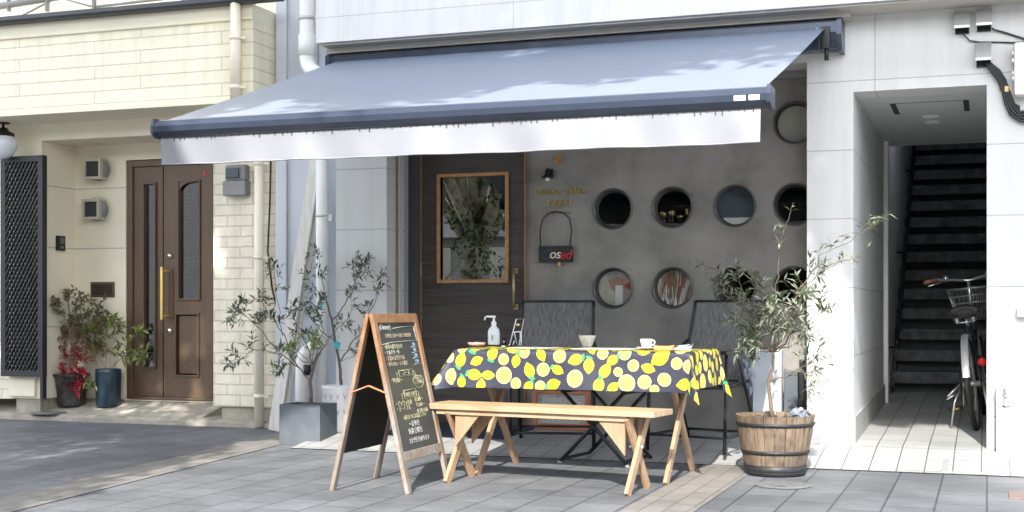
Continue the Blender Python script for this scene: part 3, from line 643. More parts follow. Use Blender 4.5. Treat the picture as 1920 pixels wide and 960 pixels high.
mb.mi = 1; mb.text('os', .10, wallT(c.x - .005, c.z - .03, yt), .003, 'CENTER', .2, .9); mb.mi = 2; mb.text('ed', .092, wallT(c.x + .073, c.z - .034, yt), .003, 'CENTER', .3, .9)
mb.build('lettering', [closed_blue_m, closed_white_m, closed_red_m], e)
mb = MB(); mb.lathe([(0, -.02), (.012, -.012), (.014, 0), (.008, .014), (0, .016)], (c.x + .025, YW - .024, c.z - hh - .012), 12); mb.build('bead', bread_m, e)

# ================================================================== awning
YA, ZA = 8.56, 2.722         # fabric leaves the cassette
YV, ZV = 6.30, 1.955         # front bar
XA0, XA1 = -4.38, -.955
xv0, xv1 = -4.31, -.965
aw = empty('awning', (-2.7, YU, 2.9), 'blue grey retractable awning with a white valance over the shopfront', 'awning')
mb = MB()
prof = [(YU + .10, 2.755), (YU + .095, 2.69), (YU + .115, 2.64), (YU + .17, 2.60), (YF - .002, 2.60), (YF - .002, 2.775), (YU + .14, 2.775)]
mb.prism([(XA0 - .05, y, z) for y, z in prof], (XA1 - XA0 + .12, 0, 0)); mb.build('cassette', awn_metal_m, aw)
mb = MB()
for x in (XA0 - .075, XA1 + .07):
    mb = MB(); mb.prism([(x, y + (-.02 if y < 8.65 else 0), z + (.006 if z > 2.7 else -.02)) for y, z in prof], (.03, 0, 0)); mb.build('end_cap', awn_metal_m, aw)
mb = MB(); NX, NY = 40, 26; g = []
for j in range(NY + 1):
    t = j / NY; row = []
    for i in range(NX + 1):
        s_ = i / NX; x = (XA0 + (XA1 - XA0) * s_) * (1 - t) + (xv0 + .02 + (xv1 - xv0 - .04) * s_) * t
        y = YA + (YV - YA) * t; z = ZA + (ZV + .035 - ZA) * t - .042 * math.sin(math.pi * t) * (1 - .85 * (2 * s_ - 1) ** 4) - .004 * math.sin(s_ * 40) * t * (1 - t)
        row.append(mb.bm.verts.new((x, y, z)))
    g.append(row)
for j in range(NY):
    for i in range(NX): mb._f([g[j][i], g[j][i + 1], g[j + 1][i + 1], g[j + 1][i]], True)
cn = mb.build('canopy', canopy_m, aw)
mb = MB(); fp = [(YV + .07, ZV + .035), (YV - .0, ZV + .042), (YV - .045, ZV + .03), (YV - .065, ZV), (YV - .06, ZV - .03), (YV - .02, ZV - .055), (YV + .05, ZV - .055), (YV + .08, ZV - .0)]
mb.prism([(xv0, y, z) for y, z in fp], (xv1 - xv0, 0, 0)); fb = mb.build('front_bar', awn_metal_m, aw)
mb = MB(); 
for x in (xv0 - .018, xv1):
    mb = MB(); mb.prism([(x, y * 1.0, z) for y, z in [(YV + .085, ZV + .04), (YV - .05, ZV + .045), (YV - .07, ZV), (YV - .065, ZV - .04), (YV - .02, ZV - .062), (YV + .085, ZV - .062)]], (.018, 0, 0)); mb.build('bar_cap', awn_metal_m, fb)
mb = MB(); 
for u0, u1 in ((1376, 1398), (1404, 1424)): mb.prism([(PX(u0, YV - .063), YV - .0655, ZV - .004), (PX(u1, YV - .063), YV - .0655, ZV - .004), (PX(u1, YV - .063), YV - .0612, ZV - .028), (PX(u0, YV - .063), YV - .0612, ZV - .028)], (0, -.002, 0))
mb.build('sticker', paper_m, fb)
mb = MB(); g = []; NX, NZ = 90, 6; zb0, zb1 = 1.752, 1.735
for j in range(NZ + 1):
    t = j / NZ; row = []
    for i in range(NX + 1):
        s_ = i / NX; x = xv0 + .01 + (xv1 - .045 - xv0) * s_; zt_ = ZV - .06; zz = zt_ + (zb0 + (zb1 - zb0) * s_ - zt_) * t
        y = YV - .01 + t * (.016 * math.sin(s_ * 23) + .010 * math.sin(s_ * 61 + 1)) + (.02 * t * math.sin(s_ * 9) if s_ < .25 else 0)
        row.append(mb.bm.verts.new((x, y, zz)))
    g.append(row)
for j in range(NZ):
    for i in range(NX): mb._f([g[j][i], g[j][i + 1], g[j + 1][i + 1], g[j + 1][i]], True)
val = mb.build('valance', valance_m, aw)
mb = MB(); rng = random.Random(2); x = xv0 + .03; up_ = ZV - .057; cp = []
while x < xv1 - .06:
    dn = ZV - .066 - rng.uniform(0, .016) * (rng.random() < .6); cp += [(x, up_ - .004), (x, dn), (x + .005, dn), (x + .005, up_ - .004)]; x += rng.uniform(.022, .05)
cp += [(cp[-1][0], up_), (cp[0][0], up_)]; mb.prism([(a_, YV - .0165, b_) for a_, b_ in cp], (0, .003, 0))
mb.build('stitching', hatch_m, val)
mb = MB()
for i in range(60):
    s0, s1 = i / 60, (i + 1) / 60; f_ = lambda s_: (xv0 + .01 + (xv1 - .045 - xv0) * s_, YV - .012 + .016 * math.sin(s_ * 23) + .010 * math.sin(s_ * 61 + 1) + (.02 * math.sin(s_ * 9) if s_ < .25 else 0), zb0 + (zb1 - zb0) * s_)
    mb.tube([f_(s0), f_(s1)], .005, 5, cap=False)
mb.build('hem', valance_m, val)
for sx in (-1, 1):
    xs_ = -3.4 if sx < 0 else XA1 - .10; xf = -3.1 if sx < 0 else XA1 - .75; xe = -4.0 if sx < 0 else XA1 - .07
    mb = MB(); el = V((xs_ if sx < 0 else XA1 - .06, 7.25, 2.06)); a_ = V((xs_ - .6 if sx < 0 else XA1 - .62, YU + .16, 2.64)); b_ = V((xf, YV + .05, ZV - .03))
    if sx > 0: a_ = V((XA1 - .08, YU + .16, 2.64)); el = V((XA1 - .62, 7.55, 2.16)); b_ = V((XA1 - .2, YV + .05, ZV - .02))
    mb.bar(a_, el, .035, .06); mb.bar(el, b_, .035, .05); cyl(mb, el + V((0, 0, -.04)), el + V((0, 0, .04)), .035); mb.box(a_ - V((.05, .06, .06)), a_ + V((.05, .06, .05)), .01)
    mb.build('folding_arm', awn_metal_m, aw)
mb = MB(); c = V((XA1 + .01, YU + .08, 2.63)); mb.box(c + V((-.03, -.02, -.05)), c + V((.02, .03, .09)), .005); cyl(mb, c + V((0, 0, -.12)), c + V((0, 0, -.04)), .014); mb.mi = 1; cyl(mb, c + V((-.075, .01, .04)), c + V((-.06, .01, .09)), .010); mb.build('crank_eye', [black_m, teal_tag_m], aw)

# ================================================================== right wall services
def chood(u, v, lab, w_=.085, h_=.11):
    c = P(u, v, YF); e = empty('cable_hood', (c.x, YF, c.z), lab, 'cable hood', 'steel cable hoods on the white wall')
    mb = MB(); pf = [(0, h_), (-.03, h_), (-.10, -.03), (-.10, -.045), (-.085, -.045), (-.02, h_ - .02), (0, h_ - .02)]
    mb.prism([(c.x - w_ / 1, YF + y, c.z + z) for y, z in pf], (2 * w_, 0, 0)); 
    for x in (c.x - w_, c.x + w_ - .004): mb.prism([(x, YF, c.z + h_), (x, YF - .03, c.z + h_), (x, YF - .10, c.z - .045), (x, YF, c.z - h_)], (.004, 0, 0))
    mb.build('cover', steel_m, e); mb = MB(); mb.box((c.x - w_ + .005, YF - .012, c.z - h_), (c.x + w_ - .005, YF - .002, c.z + .02)); mb.build('backplate', black_m, e)
k = 8.3 / F
chood(1804, 44, 'steel cable hood left of its twin, high above the passage', .045, .068); chood(1845, 39, 'steel cable hood right of its twin, high above the passage', .045, .068); chood(1844, 104, 'lone lower steel cable hood with a thick bundle of cables', .045, .075)
mb = MB()
mb.tube([P(1803, 55, YF - .03), P(1806, 64, YF - .03), P(1818, 76, YF - .02), P(1835, 79, YF - .01), P(1870, 79, YF - .01), P(1900, 80, YF - .012), P(1940, 78, YF - .012)], .005, 6); tag(mb.build('wall_cable', cable_m), 'thin black cable looping down from the left steel hood', 'cable')
mb = MB(); mb.tube([P(1852, 49, YF - .03), P(1865, 56, YF - .02), P(1890, 63, YF - .012), P(1930, 76, YF - .012)], .006, 6); tag(mb.build('wall_cable', cable_m), 'thin black cable slanting from the right steel hood', 'cable')
mb = MB(); rng = random.Random(8)
for k in range(4):
    d = k * 5; mb.tube([P(1848 + k * 2, 117, YF - .05), P(1858 + d, 132, YF - .04), P(1872 + d * .8, 150, YF - .03), P(1881 + d * .7, 172, YF - .03), P(1886 + d, 195, YF - .03), P(1895 + d, 215 - d, YF - .03), P(1912, 226 + k * 5 - d * 2, YF - .03), P(1940, 232 + k * 6 - 3 * d, YF - .03)], .010, 8)
mb.mi = 1; mb.box(P(1872, 172, YF - .005), P(1896, 164, YF - .001)); mb.box(P(1884, 172, YF - .045), P(1891, 163, YF - .005))
tag(mb.build('cable_bundle', [cable_m, brass_m]), 'thick bundle of black cables curving down the white wall', 'cables')
e = empty('junction_box', P(1925, 185, YF), 'white hinged junction box on the wall, at the right edge', 'junction box')
mb = MB(); x0 = PX(1901, YF); mb.box((x0, YF - .12, PZ(1905, 183, YF)), (x0 + .3, YF, PZ(1905, 86, YF)), .012); mb.build('case', white_m, e)
mb = MB()
for v in (103, 117, 140, 150): mb.box((x0 - .012, YF - .09, PZ(1905, v, YF) - .012), (x0 + .005, YF - .03, PZ(1905, v, YF) + .012), .003)
mb.build('hinge', white_pipe_m, e)
# tap pillar
xt0, xt1 = PX(1868, YF - .1), PX(1911, YF - .1)
e = empty('tap_pillar', ((xt0 + xt1) / 2, YF - .09, .08), 'short white tap pillar with a chrome tap', 'tap')
mb = MB(); mb.box((xt0, YF - .13, .06), (xt1, YF - .002, PZ(1890, 722, YF - .13)), .003); mb.box((xt0 - .055, YF - .03, .07), (xt0 - .003, YF - .002, PZ(1860, 752, YF)), .003); mb.build('body', white_panel_m, e)
tx, tz = PX(1886, YF - .13), PZ(1886, 735, YF - .13)
mb = MB(); mb.tube([(tx, YF - .13, tz), (tx, YF - .17, tz), (tx, YF - .2, tz - .01), (tx, YF - .21, tz - .045)], .011, 12); mb.lathe([(0, .02), (.018, .016), (.02, -.01), (.02, -.02)], (tx, YF - .15, tz), 14, mt=RX(90)); cyl(mb, (tx, YF - .16, tz), (tx, YF - .16, tz + .035), .008); mb.box((tx - .02, YF - .166, tz + .033), (tx + .02, YF - .154, tz + .042), .003); mb.build('faucet', chrome_m, e)
mb = MB(); mb.tube([(tx - .018, YF - .133, tz - .085), (tx, YF - .14, tz - .09), (tx + .02, YF - .133, tz - .085)], .003, 6); mb.build('hook', black_m, e)
mb = MB(); c = P(1913, 585, YF); mb.box((c.x - .02, YF - .06, c.z - .03), (c.x + .12, YF - .005, c.z + .03), .01); mb.tube([(c.x + .05, YF - .04, c.z - .1), (c.x + .05, YF - .04, c.z + .14)], .012, 8); tag(mb.build('pipe_clamp', white_pipe_m), 'white pipe clamp on the wall at the right edge', 'pipe clamp')
# covers in the ground
def G(u, v): Zc = EYE * F / (v - HOR); x = (u - 960) / F; return V((Zc * (x * ca - sa), Zc * (ca + x * sa), 0))
c = G(1468, 911); mb = MB(); mb.lathe([(0, .010), (.12, .012), (.135, .011), (.15, .004)], c, 40); mb.mi = 1; mb.box(c + V((-.012, -.12, .011)), c + V((.03, -.105, .0135)))
tag(mb.build('utility_cover', [manhole_m, hatch_m]), 'round grey utility cover in the paving in front of the barrel', 'cover')
c = V((PX(97, 9.52), 9.50, .056)); mb = MB(); mb.lathe([(0, .012), (.15, .012), (.17, .002)], c, 36); tag(mb.build('utility_cover', manhole_m), 'round patterned grey cover in the concrete in front of the red leaved plant', 'cover')
mb = MB(); 
def rz_(y): return .006 + (FZ - .006) * (y - Y0) / (YF - Y0)
for (u, ) in ((1768,), (1866,)):
    c = G(u, 885); x = c.x; mb.prism([(x, 8.08, .012), (x + .03, 8.08, .012), (x + .03, 8.40, rz_(8.4) + .004), (x, 8.40, rz_(8.4) + .004)], (0, 0, .003))
xm0, xm1 = G(1768, 885).x, G(1866, 885).x + .03
mb.prism([(xm0, 8.07, .010), (xm1, 8.07, .010), (xm1, 8.1, .013), (xm0, 8.1, .013)], (0, 0, .003)); mb.prism([(xm0 + .13, 8.22, rz_(8.22) + .003), (xm1 - .13, 8.22, rz_(8.22) + .003), (xm1 - .13, 8.24, rz_(8.24) + .003), (xm0 + .13, 8.24, rz_(8.24) + .003)], (0, 0, .002))
tag(mb.build('inspection_cover', steel_m), 'tiled inspection cover with steel edges in the white apron', 'cover')
c = G(1915, 930); mb = MB(); mb.box((c.x - .06, c.y - .15, 0), (c.x + .25, c.y + .12, .006), .002); tag(mb.build('access_cover', M('red_brown_iron', (.22, .15, .14), .6, .3, var=.2, scale=40, bump=.5)), 'rusty rectangular access cover in the paving at right', 'cover')

# ================================================================== leaning planks
def plank(u0, u1, ub, ut, lab, y, th=.02):
    e = MB(); b0, t0 = V((PX(ub, y), y, .01)), V((PX(ut, y - .02), y + .03, 2.35))
    e.bar(b0, t0, u1, th, up=(0, -1, 0), bev=.002) ; o = e.build('plank', M('whitewashed_timber', (.62, .60, .56), .6, var=.15, scale=6, vec=(8, 8, 1)) if 'whitewashed_timber' not in MATS else MATS['whitewashed_timber']); tag(o, lab, 'plank')
plank(0, .10, 514, 596, 'white plank leaning on the grey wall, outermost and wider', 9.12)
plank(0, .06, 530, 612, 'white plank leaning on the grey wall, narrower and half hidden', 9.17)
# doormat
e = MB(); pts = [(-4.02, 8.55), (-3.10, 8.52), (-3.02, 9.02), (-3.98, 9.06)]
def gz(y): return rz_(y) if y < YF else FZ + (y - YF) * .032
e.prism([(x, y, gz(y) + .003) for x, y in pts], (0, 0, .012)); tag(e.build('doormat', mat_navy_m), 'navy doormat on the tiles before the dark shop door', 'doormat')
# crate against the wall
e = empty('framed_crate', (-2.83, 9.0, .10), 'red brown wooden crate of white pebbles behind the left chair', 'crate')
cx0, cx1, z0, z1 = PX(1000, 9.0), PX(1106, 9.0), .10, PZ(1050, 733, 9.0)
mb = MB(); 
for b in (((cx0, 8.98, z0), (cx0 + .03, 9.07, z1)), ((cx1 - .03, 8.98, z0), (cx1, 9.07, z1)), ((cx0 + .03, 8.98, z0), (cx1 - .03, 9.07, z0 + .04)), ((cx0 + .03, 8.98, z1 - .02), (cx1 - .03, 9.07, z1))): mb.box(*b, .002)
mb.build('frame', redframe_m, e); mb = MB(); mb.box((cx0 + .03, 9.0, z0 + .04), (cx1 - .03, 9.05, z1 - .02)); mb.build('pebble_panel', speck_m, e)
mb = MB(); mb.box((PX(1412, 8.98), 8.96, .115), (PX(1466, 8.98), 9.05, PZ(1440, 655, 8.98)), .008); tag(mb.build('pale_board', M('pale_blue_foam', (.52, .56, .62), .6)), 'pale blue board leaning on the dark wall behind the barrel', 'board')
e = empty('sign_stand', (PX(1485, 8.9), 8.9, .1), 'slim dark grey stand behind the barrel beside the pillar', 'stand')
mb = MB(); mb.box((PX(1471, 8.9), 8.86, .1), (PX(1497, 8.9), 8.94, PZ(1480, 695, 8.9)), .006); mb.build('body', planter_m, e); mb = MB(); mb.box((PX(1462, 8.9), 8.84, .1), (PX(1499, 8.9), 8.96, .14), .004); mb.box((PX(1499, 8.9), 8.87, .1), (PX(1508, 8.9), 8.93, .62), .004); mb.build('foot', black_m, e)

# ================================================================== trestle bench and table
def trestle(name, label, cat, loc, rz, L, W, H, th, xo, half, cross, lw, gusset, planks):
    e = empty(name, loc, label, cat, rz=rz)
    mb = MB(); pw = W / planks
    for k in range(planks): mb.box((-L / 2, -W / 2 + k * pw, H - th), (L / 2, -W / 2 + (k + 1) * pw - .004, H), .003)
    mb.build('top' if cat == 'table' else 'seat', pine_m, e, world=False)
    mb = MB(); mb.box((-L / 2 + .06, -W / 2 + .02, H - th - .028), (L / 2 - .16, -W / 2 + .045, H - th), .002); mb.build('rail', pine_m, e, world=False); mb = MB(); mb.box((-L / 2 + .06, W / 2 - .045, H - th - .028), (L / 2 - .16, W / 2 - .02, H - th), .002); mb.build('rail', pine_m, e, world=False)
    top = H - th - .004
    for sx in (-1, 1):
        for sy, ox in ((1, .012), (-1, -.012)):
            mb = MB(); slope = half / cross
            y0, y1 = -sy * half, sy * slope * (top - cross)
            y1 = max(-W / 2 + .03, min(W / 2 - .03, y1))
            mb.bar((sx * xo + ox, y0, 0), (sx * xo + ox, y1, top), lw, .022, up=(1, 0, 0)); mb.build('leg', leg_wood_m, e, world=False)
        if gusset:
            mb = MB(); t = .02; x = sx * xo
            mb.prism([(x - sx * .025, -.10, top), (x - sx * .025, .02, top), (x - sx * .025, -.02, cross + .02)], (-sx * .012, 0, 0))
            for y in (-.1, .08): mb.prism([(x - sx * .03, y, top), (x - sx * .2, y, top), (x - sx * .03, y, top - .2)], (0, .014, 0))
            mb.build('gusset', leg_wood_m, e, world=False)
            mb = MB()
            for y in (-.06, .06): cyl(mb, (x - sx * .12, y, top - .012), (x - sx * .12, y, top + .001), .012, 10)
            cyl(mb, (x + sx * .03, 0, cross), (x - sx * .045, 0, cross), .008, 10); mb.build('bolt', steel_m, e, world=False)
    return e
RZB = R(-8.5)
bench = trestle('wooden_bench', 'long pale pine bench with crossed trestle legs', 'bench', (-2.24, 6.83, 0), RZB, 1.36, .27, .43, .03, .535, .165, .235, .05, True, 2)
RZT = R(-3); TX, TY, TH, TL, TW = -2.19, 7.43, .715, 1.36, .57
table = trestle('trestle_table', 'wooden trestle table under the lemon print cloth', 'table', (TX, TY, 0), RZT, TL, TW, TH, .03, .56, .33, .40, .05, False, 4)

# ------------------------------------------------------------------ tablecloth with lemon print
A_, B_ = TL / 2 + .012, TW / 2 + .012; CR = .018
def edge(e, k=.05):
    if e < CR * math.pi / 2: return CR * math.sin(e / CR), CR * (1 - math.cos(e / CR))
    q = e - CR * math.pi / 2; return CR + k * q, CR + q * math.sqrt(max(.01, 1 - k * k))
def cloth(s_, t_):
    ds, dt = abs(s_) - A_, abs(t_) - B_; sx = 1 if s_ > 0 else -1; sy = 1 if t_ > 0 else -1
    z0 = TH + .004
    wr = .0015 * math.sin(s_ * 31 + t_ * 17)
    if ds <= 0 and dt <= 0: return V((s_, t_, z0 + wr))
    if ds <= 0:
        h, d = edge(dt, .06 + .05 * math.sin(s_ * 7.5 + .6) + .02 * math.sin(s_ * 19)); return V((s_, sy * (B_ + h), z0 - d + wr))
    if dt <= 0:
        kk = (.07 if sx > 0 else .22) + (.05 if sx > 0 else .10) * math.sin(t_ * 12 + 1); h, d = edge(ds, kk); return V((sx * (A_ + h), t_, z0 - d + wr))
    L = math.hypot(ds, dt); ph = math.atan2(dt, ds); s2 = math.sin(2 * ph)
    kb = (.11 if sx < 0 else .10); k0 = (.22 if sx < 0 else .07) + (.05 if sx > 0 else .10) * math.sin(sy * B_ * 12 + 1); k1 = .06 + .05 * math.sin(sx * A_ * 7.5 + .6) + .02 * math.sin(sx * A_ * 19)
    base = k0 * (1 - ph / (math.pi / 2)) + k1 * ph / (math.pi / 2)
    k = base + (.46 if sx < 0 else .22) * s2 ** 2
    if sx > 0: k += .09 * math.sin(ph * 9) * s2
    h, d = edge(L, max(.02, min(.85, k))); return V((sx * (A_ + h * math.cos(ph)), sy * (B_ + h * math.sin(ph)), z0 - d))
OS, OT = .215, .228
mb = MB(); NS, NT = 150, 90; S0, T0 = A_ + OS, B_ + OT
g = [[mb.bm.verts.new(cloth(-S0 + 2 * S0 * i / NS, -T0 + 2 * T0 * j / NT)) for i in range(NS + 1)] for j in range(NT + 1)]
for j in range(NT):
    for i in range(NS): mb._f([g[j][i], g[j][i + 1], g[j + 1][i + 1], g[j + 1][i]], True)
def cnorm(s_, t_):
    e_ = .004; a = cloth(s_ + e_, t_) - cloth(s_ - e_, t_); b = cloth(s_, t_ + e_) - cloth(s_, t_ - e_); n_ = a.cross(b); n_.normalize(); return n_
def motif(cs, ct, poly, mi, off):
    mb.mi = mi; rings = 5; prev = None; n = len(poly)
    def pt(x, y):
        s_, t_ = cs + x, ct + y; s_ = max(-S0, min(S0, s_)); t_ = max(-T0, min(T0, t_)); return mb.bm.verts.new(cloth(s_, t_) + cnorm(s_, t_) * off)
    cen = pt(0, 0)
    for k in range(1, rings + 1):
        rg = [pt(x * k / rings, y * k / rings) for x, y in poly]
        for i in range(n):
            if prev is None: mb._f([cen, rg[i], rg[(i + 1) % n]], True)
            else: mb._f([prev[i], rg[i], rg[(i + 1) % n], prev[(i + 1) % n]], True)
        prev = rg
rng = random.Random(11); spots = []
def ok(x, y, r): return all((x - a) ** 2 + (y - b) ** 2 > (r * .97 + q * .97 + .004) ** 2 for a, b, q in spots)
for r, tries in ((.049, 2500), (.039, 5000), (.033, 9000), (.027, 7000)):
    for _ in range(tries):
        x, y = rng.uniform(-S0, S0), rng.uniform(-T0, T0)
        if abs(x) > S0 - r * .35 or abs(y) > T0 - r * .35: continue
        if r > .03 and len([1 for q in spots if q[2] == r]) > {.049: 34, .039: 80, .033: 150}[r]: break
        if ok(x, y, r): spots.append((x, y, r))
for x, y, r in spots:
    th = rng.uniform(0, 6.28)
    if rng.random() < .58 and r > .022:
        poly = []
        for k in range(22):
            a = 2 * math.pi * k / 22; px, py = r * 1.0 * math.cos(a), r * .80 * math.sin(a)
            tip = max(0, abs(math.cos(a)) - .88) / .12; px *= 1 + .28 * tip ** 1.5
            poly.append((px * math.cos(th) - py * math.sin(th), px * math.sin(th) + py * math.cos(th)))
        motif(x, y, poly, 1, .0016)
        if rng.random() < .8:
            lx, ly = 1.12 * r * math.cos(th), 1.12 * r * math.sin(th); a2 = th + rng.uniform(.6, 1.6); L = r * .55
            lp = [(L * math.cos(k * math.pi / 5) * 1.0, L * .42 * math.sin(k * math.pi / 5)) for k in range(10)]
            motif(x + lx, y + ly, [(p * math.cos(a2) - q * math.sin(a2), p * math.sin(a2) + q * math.cos(a2)) for p, q in lp], 4, .0022)
    else:
        motif(x, y, [(r * .98 * math.cos(2 * math.pi * k / 24), r * .98 * math.sin(2 * math.pi * k / 24)) for k in range(24)], 2, .0016)
        motif(x, y, [(r * .82 * (1 if k % 4 else .72) * math.cos(2 * math.pi * k / 32), r * .82 * (1 if k % 4 else .72) * math.sin(2 * math.pi * k / 32)) for k in range(32)], 3, .0026)
ob = mb.build('tablecloth', [cloth_m, lemon_m, lemon_pale_m, lemon_flesh_m, lemon_leaf_m], fixn=False)
ob.location = (TX, TY, 0); ob.rotation_euler = (0, 0, RZT); tag(ob, 'navy tablecloth printed with yellow lemons draped over the trestle table', 'tablecloth')
TM = Matrix.LocRotScale(V((TX, TY, TH + .007)), Euler((0, 0, RZB)), None)
TMI = TM.inverted()
def TP(u, v):   # point of the table top under a mark of the photograph
    x = (u - 960) / F; d = V((x * ca - sa, ca + x * sa, (HOR - v) / F)); t = (TH + .007 - EYE) / d.z; return V((0, 0, EYE)) + d * t
def onT(name, lab, cat, p, rz=0, group=None): return empty(name, (p.x, p.y, TH + .007), lab, cat, group, rz + RZB)
# sanitiser bottle
p = TP(926, 646.5); e = onT('sanitiser_bottle', 'white pump bottle of hand sanitiser at the left of the table', 'pump bottle', p, .25)
mb = MB(); mb.lathe([(0, 0), (.036, 0), (.0385, .006), (.0385, .085), (.034, .10), (.018, .118), (.014, .122), (.014, .13)], (0, 0, 0), 28); mb.build('bottle', plastic_m, e, world=False)
mb = MB(); mb.lathe([(.016, .12), (.0165, .145), (.012, .15), (.007, .155), (.007, .172), (.012, .174), (.012, .186), (0, .188)], (0, 0, 0), 20); mb.tube([(0, 0, .181), (-.045, -.004, .182), (-.056, -.005, .176), (-.06, -.005, .158)], [.008, .0065, .006, .005], 10); mb.build('pump', white_m, e, world=False)
mb = MB(); 
for k in range(8):
    a0, a1 = -1.57 - .55 + .1375 * k, -1.57 - .55 + .1375 * (k + 1); mb.face([(.039 * math.cos(a0), .039 * math.sin(a0), .02), (.039 * math.cos(a1), .039 * math.sin(a1), .02), (.039 * math.cos(a1), .039 * math.sin(a1), .075), (.039 * math.cos(a0), .039 * math.sin(a0), .075)], True)
mb.mi = 1; mb.box((-.004, -.0402, .03), (.004, -.0392, .062)); mb.build('label', [paper_m, grey_box_m], e, world=False)
# dish with sweets
p = TP(894, 650); e = onT('sweets_dish', 'pinkish glass dish of dark sweets at the left end of the table', 'dish', p)
mb = MB(); mb.lathe([(0, .002), (.03, .002), (.05, .01), (.057, .026), (.053, .027), (.044, .014), (0, .009)], (0, 0, 0), 26); mb.build('dish', pink_glass_m, e, world=False)
mb = MB(); rng = random.Random(4)
for k in range(10): a = rng.uniform(0, 6.28); q = rng.uniform(0, .034); mb.lathe([(0, .012), (.009, .006), (.009, -.004), (0, -.008)], (q * math.cos(a), q * math.sin(a), .024), 8)
mb.build('sweets', food_m, e, world=False)
# small glass
p = TP(944, 650); e = onT('small_tumbler', 'small clear glass between the pump bottle and wire stand', 'glass', p)
mb = MB(); mb.lathe([(0, .001), (.013, .001), (.0185, .05), (.0172, .05), (.012, .005), (0, .005)], (0, 0, 0), 20); mb.build('tumbler', clear_m, e, world=False); mb = MB(); mb.lathe([(.0135, .0), (.0139, .006), (.0, .006)], (0, 0, 0), 16); mb.build('base', plastic_m, e, world=False)
# wire easel
p = TP(968, 648); e = onT('wire_card_stand', 'white wire card stand with a small gold medallion', 'card stand', p, .2)
mb = MB(); r_ = .0036
q = [V((-.05, .0, 0)), V((-.012, .02, .165)), V((.04, .02, .168)), V((.018, .006, .09)), V((-.03, .006, .087))]
mb.tube([(-.045, -.012, .004), (-.045, .0, .0), (-.012, .04, .166), (.038, .04, .169), (.018, .0, .003), (.02, -.014, .004)], r_, 6); mb.tube([(-.029, .02, .084), (.028, .02, .088)], r_, 6)
mb.tube([(-.02, .02, .085), (-.02, .09, 0)], r_, 6); mb.tube([(.02, .02, .088), (.0, .09, 0)], r_, 6); mb.tube([(.028, .02, .088), (.034, .0, 0)], r_, 6); mb.tube([(-.018, -.012, .004), (-.008, -.014, .03)], r_, 6)
mb.build('wire_frame', white_m, e, world=False)
mb = MB(); mb.lathe([(0, .003), (.006, .003), (.010, .001), (.010, -.001), (0, -.001)], (.002, .03, .130), 18, mt=RX(90)); mb.tube([(-.02, .034, .13), (.026, .034, .132)], .001, 4); mb.build('medallion', gold_m, e, world=False)
# bowl
p = TP(1101, 651); e = onT('flowered_bowl', 'white flared bowl with a grey flowered pattern', 'bowl', p)
mb = MB(); mb.lathe([(0, .003), (.026, .003), (.029, .006), (.0535, .067), (.056, .070), (.0525, .070), (.027, .012), (0, .010)], (0, 0, 0), 36); mb.build('bowl', porcelain_m, e, world=False)
mb = MB(); rng = random.Random(9)
for k in range(30):
    a = rng.uniform(3.3, 6.2); z = .034 + .010 * math.sin(a * 7) + rng.uniform(-.009, .009); rr = .029 + (z - .006) / .061 * .0245 + .0006
    mb.face([(rr * math.cos(a + dx), rr * math.sin(a + dx), z + dz_) for dx, dz_ in ((-.07, 0), (0, -.0025), (.07, .001), (.0, .003))])
mb.build('flower_pattern', M('mauve_print', (.36, .28, .34), .4), e, world=False)
# cup and saucer
p = TP(1212, 655); e = onT('saucer', 'white saucer under the white cup', 'saucer', p); mb = MB(); mb.lathe([(0, .002), (.03, .002), (.06, .011), (.058, .013), (.03, .006), (0, .006)], (0, 0, 0), 32); mb.build('plate', porcelain_m, e, world=False)
e = empty('coffee_cup', (p.x, p.y, TH + .0135), 'white coffee cup with a handle on its saucer', 'cup', rz=RZB)
mb = MB(); mb.lathe([(0, 0), (.022, 0), (.026, .005), (.034, .034), (.036, .052), (.0335, .052), (.031, .032), (.02, .007), (0, .006)], (0, 0, 0), 32); mb.build('cup', porcelain_m, e, world=False)
mb = MB(); mb.tube([(.033, -.003, .043), (.046, -.004, .046), (.054, -.005, .036), (.049, -.004, .022), (.031, -.003, .015)], .0035, 8); mb.build('handle', porcelain_m, e, world=False)
p = TP(1245, 656); e = onT('wooden_tray', 'small honey coloured wooden tray beside the cup', 'tray', p, .1); mb = MB(); mb.box((-.052, -.025, 0), (.052, .025, .022), .004); mb.mi = 0; mb.box((-.052, -.025, .022), (-.045, .025, .026)); mb.box((.045, -.025, .022), (.052, .025, .026)); mb.build('tray', bread_m, e, world=False)
p = TP(1281, 656); e = onT('folded_napkin', 'white folded napkin at the right end of the table', 'napkin', p, .3)
mb = MB(); mb.prism([(-.05, -.02, 0), (.045, -.025, 0), (.05, .02, 0), (-.045, .025, 0)], (0, 0, .006)); mb.prism([(-.045, -.015, .006), (.03, -.02, .006), (.05, .015, .018), (-.02, .02, .016)], (0, 0, .004)); mb.build('napkin', paper_m, e, world=False)
for k, dx in enumerate((-.012, .012)):
    sp = onT('teaspoon', 'steel teaspoons resting side by side on the white napkin', 'spoon', p + V((dx, dx * .3, .022)), .5, 'teaspoons on the napkin'); sp.location.z = TH + .027
    mb = MB(); mb.tube([(-.04, 0, 0), (0, 0, .004), (.035, 0, .010)], .002, 6); mb.lathe([(0, -.002), (.006, -.001), (.008, .001)], (.043, 0, .011), 12); mb.build('spoon', chrome_m, sp, world=False)
